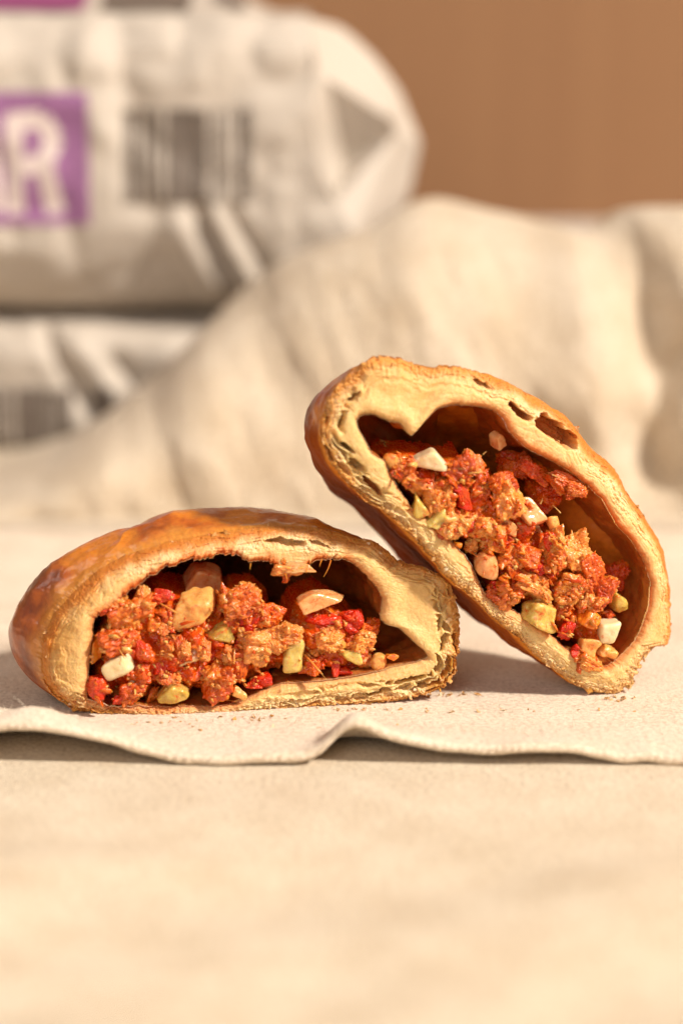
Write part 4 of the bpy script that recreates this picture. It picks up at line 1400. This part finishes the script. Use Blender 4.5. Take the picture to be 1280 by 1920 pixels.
# ---------------------------------------------------------------- the half leaning on it
HR = Half(at_z(1150, 1303, ZT), 14.0)
baseR = HR.at(1120, 1296, 2.0)
baseR[2] = ZT
rootR = thing('pastry_half', baseR, 'golden baked pastry half tilted up on edge, leaning against the flat lying half', 'pastry', 'cut pastry halves')
cfgR = dict(
    seed=700, flat=False, basedir=(-0.67, -0.74), depth=4.6, bulge=0.03, skew=(-0.55, -0.08), centre=(870, 1098), cav=(960, 990), cavdepth=3.0,
    outer=[(1160, 1304, 'A'), (1130, 1303), (1085, 1289), (1025, 1247), (980, 1206), (931, 1165, 'B'), (875, 1112), (837, 1081), (809, 1047, 'C'), (770, 1004), (737, 971),
           (688, 942, 'D'), (648, 902), (619, 863), (605, 835, 'E'), (602, 811), (611, 778), (622, 742, 'F'), (652, 714), (671, 704), (684, 683), (701, 671, 'G'),
           (737, 670), (766, 679), (809, 697, 'H'), (829, 689), (868, 691, 'I'), (904, 702), (930, 719), (960, 725), (985, 736, 'J'), (1008, 752), (1044, 769),
           (1076, 789), (1096, 818, 'K'), (1119, 848), (1155, 874), (1175, 900), (1188, 930, 'L'), (1218, 972), (1241, 1008), (1260, 1044, 'M'), (1267, 1094),
           (1271, 1154, 'N'), (1271, 1200), (1262, 1216), (1238, 1218, 'O'), (1206, 1236), (1196, 1262, 'P'), (1185, 1288)],
    inner=[(1134, 1251, 'A'), (1062, 1217), (1025, 1184), (972, 1150), (940, 1134, 'B'), (908, 1112), (880, 1050), (850, 1018, 'C'), (796, 971), (770, 950),
           (745, 912, 'D'), (730, 885), (722, 864), (697, 850, 'E'), (684, 824), (671, 804), (669, 788, 'F'), (678, 778), (697, 776), (714, 784, 'G'), (728, 789), (750, 794),
           (761, 808), (771, 818, 'H'), (784, 806), (802, 784), (819, 767), (842, 761, 'I'), (870, 760), (905, 764), (926, 770), (942, 785, 'J'), (958, 815), (991, 844), (1031, 864),
           (1055, 876, 'K'), (1096, 908), (1122, 930), (1139, 956, 'L'), (1155, 985), (1185, 1015), (1204, 1048, 'M'), (1219, 1090), (1216, 1135, 'N'),
           (1205, 1172), (1190, 1202, 'O'), (1170, 1224), (1152, 1242, 'P')],
    flaky=dict(A=.3, B=.45, C=.5, D=.8, E=1, F=1, G=.5, H=.45, I=.45, J=.35, K=.35, L=.3, M=.3, N=.3, O=.3, P=.3),
    rough=dict(A=.8, B=.5, C=.5, D=.5, E=.75, F=.75, G=.6, H=.7, I=.7, J=.5, K=.35, L=.25, M=.25, N=.5, O=.8, P=1),
    dough=dict(A=.9, B=.7, C=.9, D=.8, E=.6, F=.7, G=1, H=1, I=.7, J=.3, K=.2, L=.3, M=.4, N=.6, O=.6, P=.7),
    ext=dict(A=0, B=0, C=0, D=0, E=0, F=0, G=0, H=0, I=0, J=0, K=0, L=0, M=0, N=0, O=0, P=0),
    gold=dict(A=.1, B=0, C=0, D=0, E=0, F=.1, G=.4, H=.4, I=.4, J=.7, K=1, L=1, M=1, N=.9, O=.5, P=.1),
    full=dict(A=.2, B=.7, C=.9, D=.95, E=.85, F=.6, G=.25, H=.1, I=0, J=0, K=0, L=0, M=0, N=0, O=0, P=.1),
    toast=dict(A=.3, B=.7, C=.8, D=.7, E=.6, F=.6, G=.4, H=.4, I=.4, J=.2, K=.1, L=.0, M=.0, N=.1, O=.1, P=.1),
    honey=dict(A=0, B=0, C=0.0, D=.55, E=.8, F=.5, G=.1, H=0, I=0, J=0, K=0, L=0, M=0, N=0, O=0, P=0),
    injag=dict(A=.5, B=.6, C=.5, D=.5, E=.4, F=.5, G=.4, H=.4, I=.4, J=.4, K=.6, L=.5, M=.4, N=.4, O=.5, P=.6),
    stain=dict(A=.9, B=.5, C=.5, D=.4, E=.2, F=.1, G=.1, H=.15, I=.5, J=.8, K=1, L=1, M=1, N=.8, O=.6, P=.6),
    gaps=[(1045, 812, 52, 17, 36, 0.85), (972, 772, 26, 8, 38, 0.6), (905, 722, 22, 5, 30, 0.25), (668, 870, 20, 7, 40, 0.5), (700, 912, 22, 6, 48, 0.55), (650, 838, 18, 6, 40, 0.5),
          (640, 790, 16, 5, -70, 0.45), (665, 745, 16, 5, -50, 0.4)],
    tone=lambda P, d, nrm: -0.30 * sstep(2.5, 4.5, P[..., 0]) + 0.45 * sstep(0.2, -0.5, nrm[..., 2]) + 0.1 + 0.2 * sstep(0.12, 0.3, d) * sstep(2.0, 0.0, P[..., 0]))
infoR = build_half(HR, rootR, baseR, cfgR)

polyR = [(1132, 1248), (1062, 1215), (1025, 1182), (972, 1148), (915, 1120), (884, 1050), (838, 1004), (800, 971), (770, 942), (745, 900), (730, 868), (748, 856),
         (790, 856), (850, 866), (888, 860), (902, 885), (928, 912), (945, 900), (970, 925), (1000, 950), (1026, 972), (1046, 1004), (1080, 1018), (1105, 1055),
         (1134, 1095), (1144, 1135), (1160, 1172), (1160, 1212)]
chunksR = [
    ('egg', 806, 866, 92, 54, 12, 0.14, 'wedge'),
    ('flake', 868, 884, 66, 62, -40, 0.16, 'rough'),
    ('tomato', 846, 906, 50, 44, 20, 0.14, 'rough'),
    ('tomato', 866, 934, 28, 78, -18, 0.06, 'rough'),
    ('flake', 820, 930, 62, 78, -16, 0.12, 'rough'),
    ('flake', 756, 880, 60, 34, 30, 0.16, 'rough'),
    ('flake', 768, 902, 70, 26, 38, 0.12, 'rough'),
    ('potato', 732, 866, 46, 36, 20, 0.14, 'round'),
    ('olive', 784, 950, 34, 58, -14, 0.02, 'wedge'),
    ('olive', 816, 976, 44, 50, 24, 0.02, 'wedge'),
    ('flake', 842, 978, 60, 60, 30, 0.10, 'rough'),
    ('onion', 910, 1056, 64, 66, 12, 0.04, 'round'),
    ('carrot', 936, 1030, 58, 16, 26, 0.08, 'slab'),
    ('carrot', 856, 1022, 26, 20, 20, 0.10, 'round'),
    ('tomato', 884, 986, 44, 34, 30, 0.12, 'rough'),
    ('flake', 912, 996, 70, 46, 20, 0.12, 'rough'),
    ('flake', 950, 926, 64, 84, -20, 0.14, 'rough'),
    ('onion', 992, 960, 48, 76, -28, 0.16, 'slab'),
    ('onion', 950, 986, 52, 32, 30, 0.20, 'slab'),
    ('flake', 902, 902, 44, 62, 20, 0.28, 'rough'),
    ('potato', 1036, 980, 30, 32, 0, 0.18, 'round'),
    ('flake', 1036, 1030, 54, 82, -14, 0.10, 'rough'),
    ('tomato', 1030, 1012, 34, 52, -10, 0.06, 'rough'),
    ('flake', 1074, 1030, 62, 76, -28, 0.18, 'rough'),
    ('flake', 1100, 1062, 50, 66, -20, 0.16, 'rough'),
    ('flake', 984, 1040, 56, 50, 20, 0.06, 'rough'),
    ('tomato', 1004, 1058, 50, 38, 30, 0.10, 'rough'),
    ('flake', 1000, 1092, 104, 44, 24, 0.04, 'rough'),
    ('flake', 946, 1108, 62, 62, 40, 0.06, 'rough'),
    ('tomato', 924, 1108, 26, 60, 6, 0.06, 'rough'),
    ('flake', 1076, 1100, 66, 56, 30, 0.08, 'rough'),
    ('flake', 1124, 1108, 44, 62, 10, 0.20, 'rough'),
    ('olive', 1010, 1152, 76, 62, 16, -0.02, 'block'),
    ('olive', 1158, 1130, 32, 66, -28, 0.24, 'wedge'),
    ('carrot', 1102, 1160, 44, 40, 30, 0.06, 'block'),
    ('egg', 1138, 1182, 48, 52, 4, -0.02, 'block'),
    ('tomato', 1062, 1176, 36, 62, 20, 0.08, 'rough'),
    ('flake', 1054, 1130, 32, 66, 30, 0.08, 'rough'),
    ('potato', 1098, 1210, 42, 36, 20, 0.04, 'block'),
    ('potato', 1138, 1222, 44, 30, 10, 0.08, 'block'),
    ('flake', 1108, 1130, 58, 34, 16, 0.10, 'rough'),
    ('flake', 1102, 1240, 60, 30, 30, 0.02, 'rough'),
    ('tomato', 1080, 1226, 44, 22, 34, 0.02, 'rough'),
    ('flake', 1062, 905, 80, 32, 26, 0.30, 'rough'),
    ('flake', 1078, 915, 44, 26, 20, 0.12, 'rough'),
    ('onion', 934, 825, 26, 40, -10, 0.5, 'slab'),
    ('mash', 1000, 882, 60, 30, 30, 0.5, 'rough'),
    ('mash', 1150, 1080, 40, 50, 0, 1.1, 'rough'),
    ('mash', 1020, 930, 60, 60, 0, 1.3, 'rough'),
    ('mash', 960, 870, 60, 50, 0, 1.5, 'rough'),
]
build_mash(HR, rootR, baseR, polyR, 431, 0.14)
for i, (k, px, py, w, h, a, dp, sh) in enumerate(chunksR):
    piece(HR, rootR, baseR, k, px, py, w, h, a, dp, sh, seed=900 + i * 13)
scatter_flakes(HR, rootR, baseR, polyR, 105, 12, [(c[1], c[2], c[3], c[4]) for c in chunksR], (0.22, 0.66))
granules(HR, rootR, baseR, polyR, 430, 32)
rim_flakes(HR, rootR, baseR, infoR, 60, 22)
fibres(HR, rootR, baseR, [(752, 866, -100, 0.20), (950, 968, 80, 0.30), (1034, 890, 20, 0.28), (1050, 962, -130, 0.3), (1012, 945, -60, 0.14), (905, 852, -50, 0.1)], 6, M['potato'])

# ------------------------------------------------------------------ crumbs fallen on the napkin
def crumbs():
    r = np.random.default_rng(5)
    spots, cols = [], []
    for (px, py, n, sp) in [(700, 1326, 22, 60), (840, 1300, 26, 30), (470, 1342, 18, 60), (1170, 1306, 16, 26), (300, 1352, 10, 60), (980, 1330, 12, 120), (640, 1360, 8, 200)]:
        for _ in range(n):
            q = at_z(px + r.normal(0, sp), py + abs(r.normal(0, 4)), ZT + 0.02)
            spots.append((q, np.array([0, 0, 1.0])))
            cols += [mixc(TOAST, PALE, r.uniform(0, 0.8))] * 32
    V, F = bits_mesh('pastry_crumbs', spots, 8, 0.014, 0.058)
    o = link('pastry_crumbs', make_mesh('pastry_crumbs', V, quads=F, colors=np.array(cols)), M['crumb'])
    o['kind'] = 'stuff'
    o['label'] = 'tiny golden pastry crumbs fallen on the napkin around the halves'
    o['category'] = 'crumbs'
crumbs()

# ------------------------------------------------------------------ fuzz of the napkin
def lint():
    bpy.context.view_layer.update()
    dg = bpy.context.evaluated_depsgraph_get()
    nap = bpy.data.objects['linen_napkin']
    r = np.random.default_rng(77)
    V, F = [], []
    for _ in range(5200):
        x, y = r.uniform(-8.5, 8.5), -5.6 + 9 * r.random() ** 1.6
        hit, loc, nrm, _i, ob, _m = scene.ray_cast(dg, Vector((x * S, y * S, 0.016)), Vector((0, 0, -1)), distance=0.05)
        if not hit or ob.name != 'linen_napkin':
            continue
        p = np.array(loc) / S
        nn = np.array(nrm)
        d = r.normal(0, 1, 3)
        d[2] = abs(d[2]) * 0.35
        d = d / np.linalg.norm(d) + nn * 0.25
        c2 = r.normal(0, 0.8, 3)
        ln = r.uniform(0.05, 0.22)
        w = r.uniform(0.003, 0.007)
        side = np.cross(d, c2)
        side /= np.linalg.norm(side) + 1e-9
        up = np.cross(d, side)
        up /= np.linalg.norm(up) + 1e-9
        o = len(V)
        for i in range(4):
            t = i / 3
            c = p + d * ln * t + (c2 - nn * 0.5) * ln * t * t * 0.5
            ww = w * (1 - 0.6 * t)
            V += [c + side * ww, c - side * ww * 0.5 + up * ww * 0.87, c - side * ww * 0.5 - up * ww * 0.87]
        for i in range(3):
            for k in range(3):
                F.append((o + i * 3 + k, o + i * 3 + (k + 1) % 3, o + i * 3 + 3 + (k + 1) % 3, o + i * 3 + 3 + k))
    k = N('lint_fibre')
    k.set(base=col(236, 222, 202), rough=0.8, spec=0.2)
    o = link('lint_fibres', make_mesh('lint_fibres', np.array(V), quads=F), k.m, nap)
    o['kind'] = 'stuff'
lint()
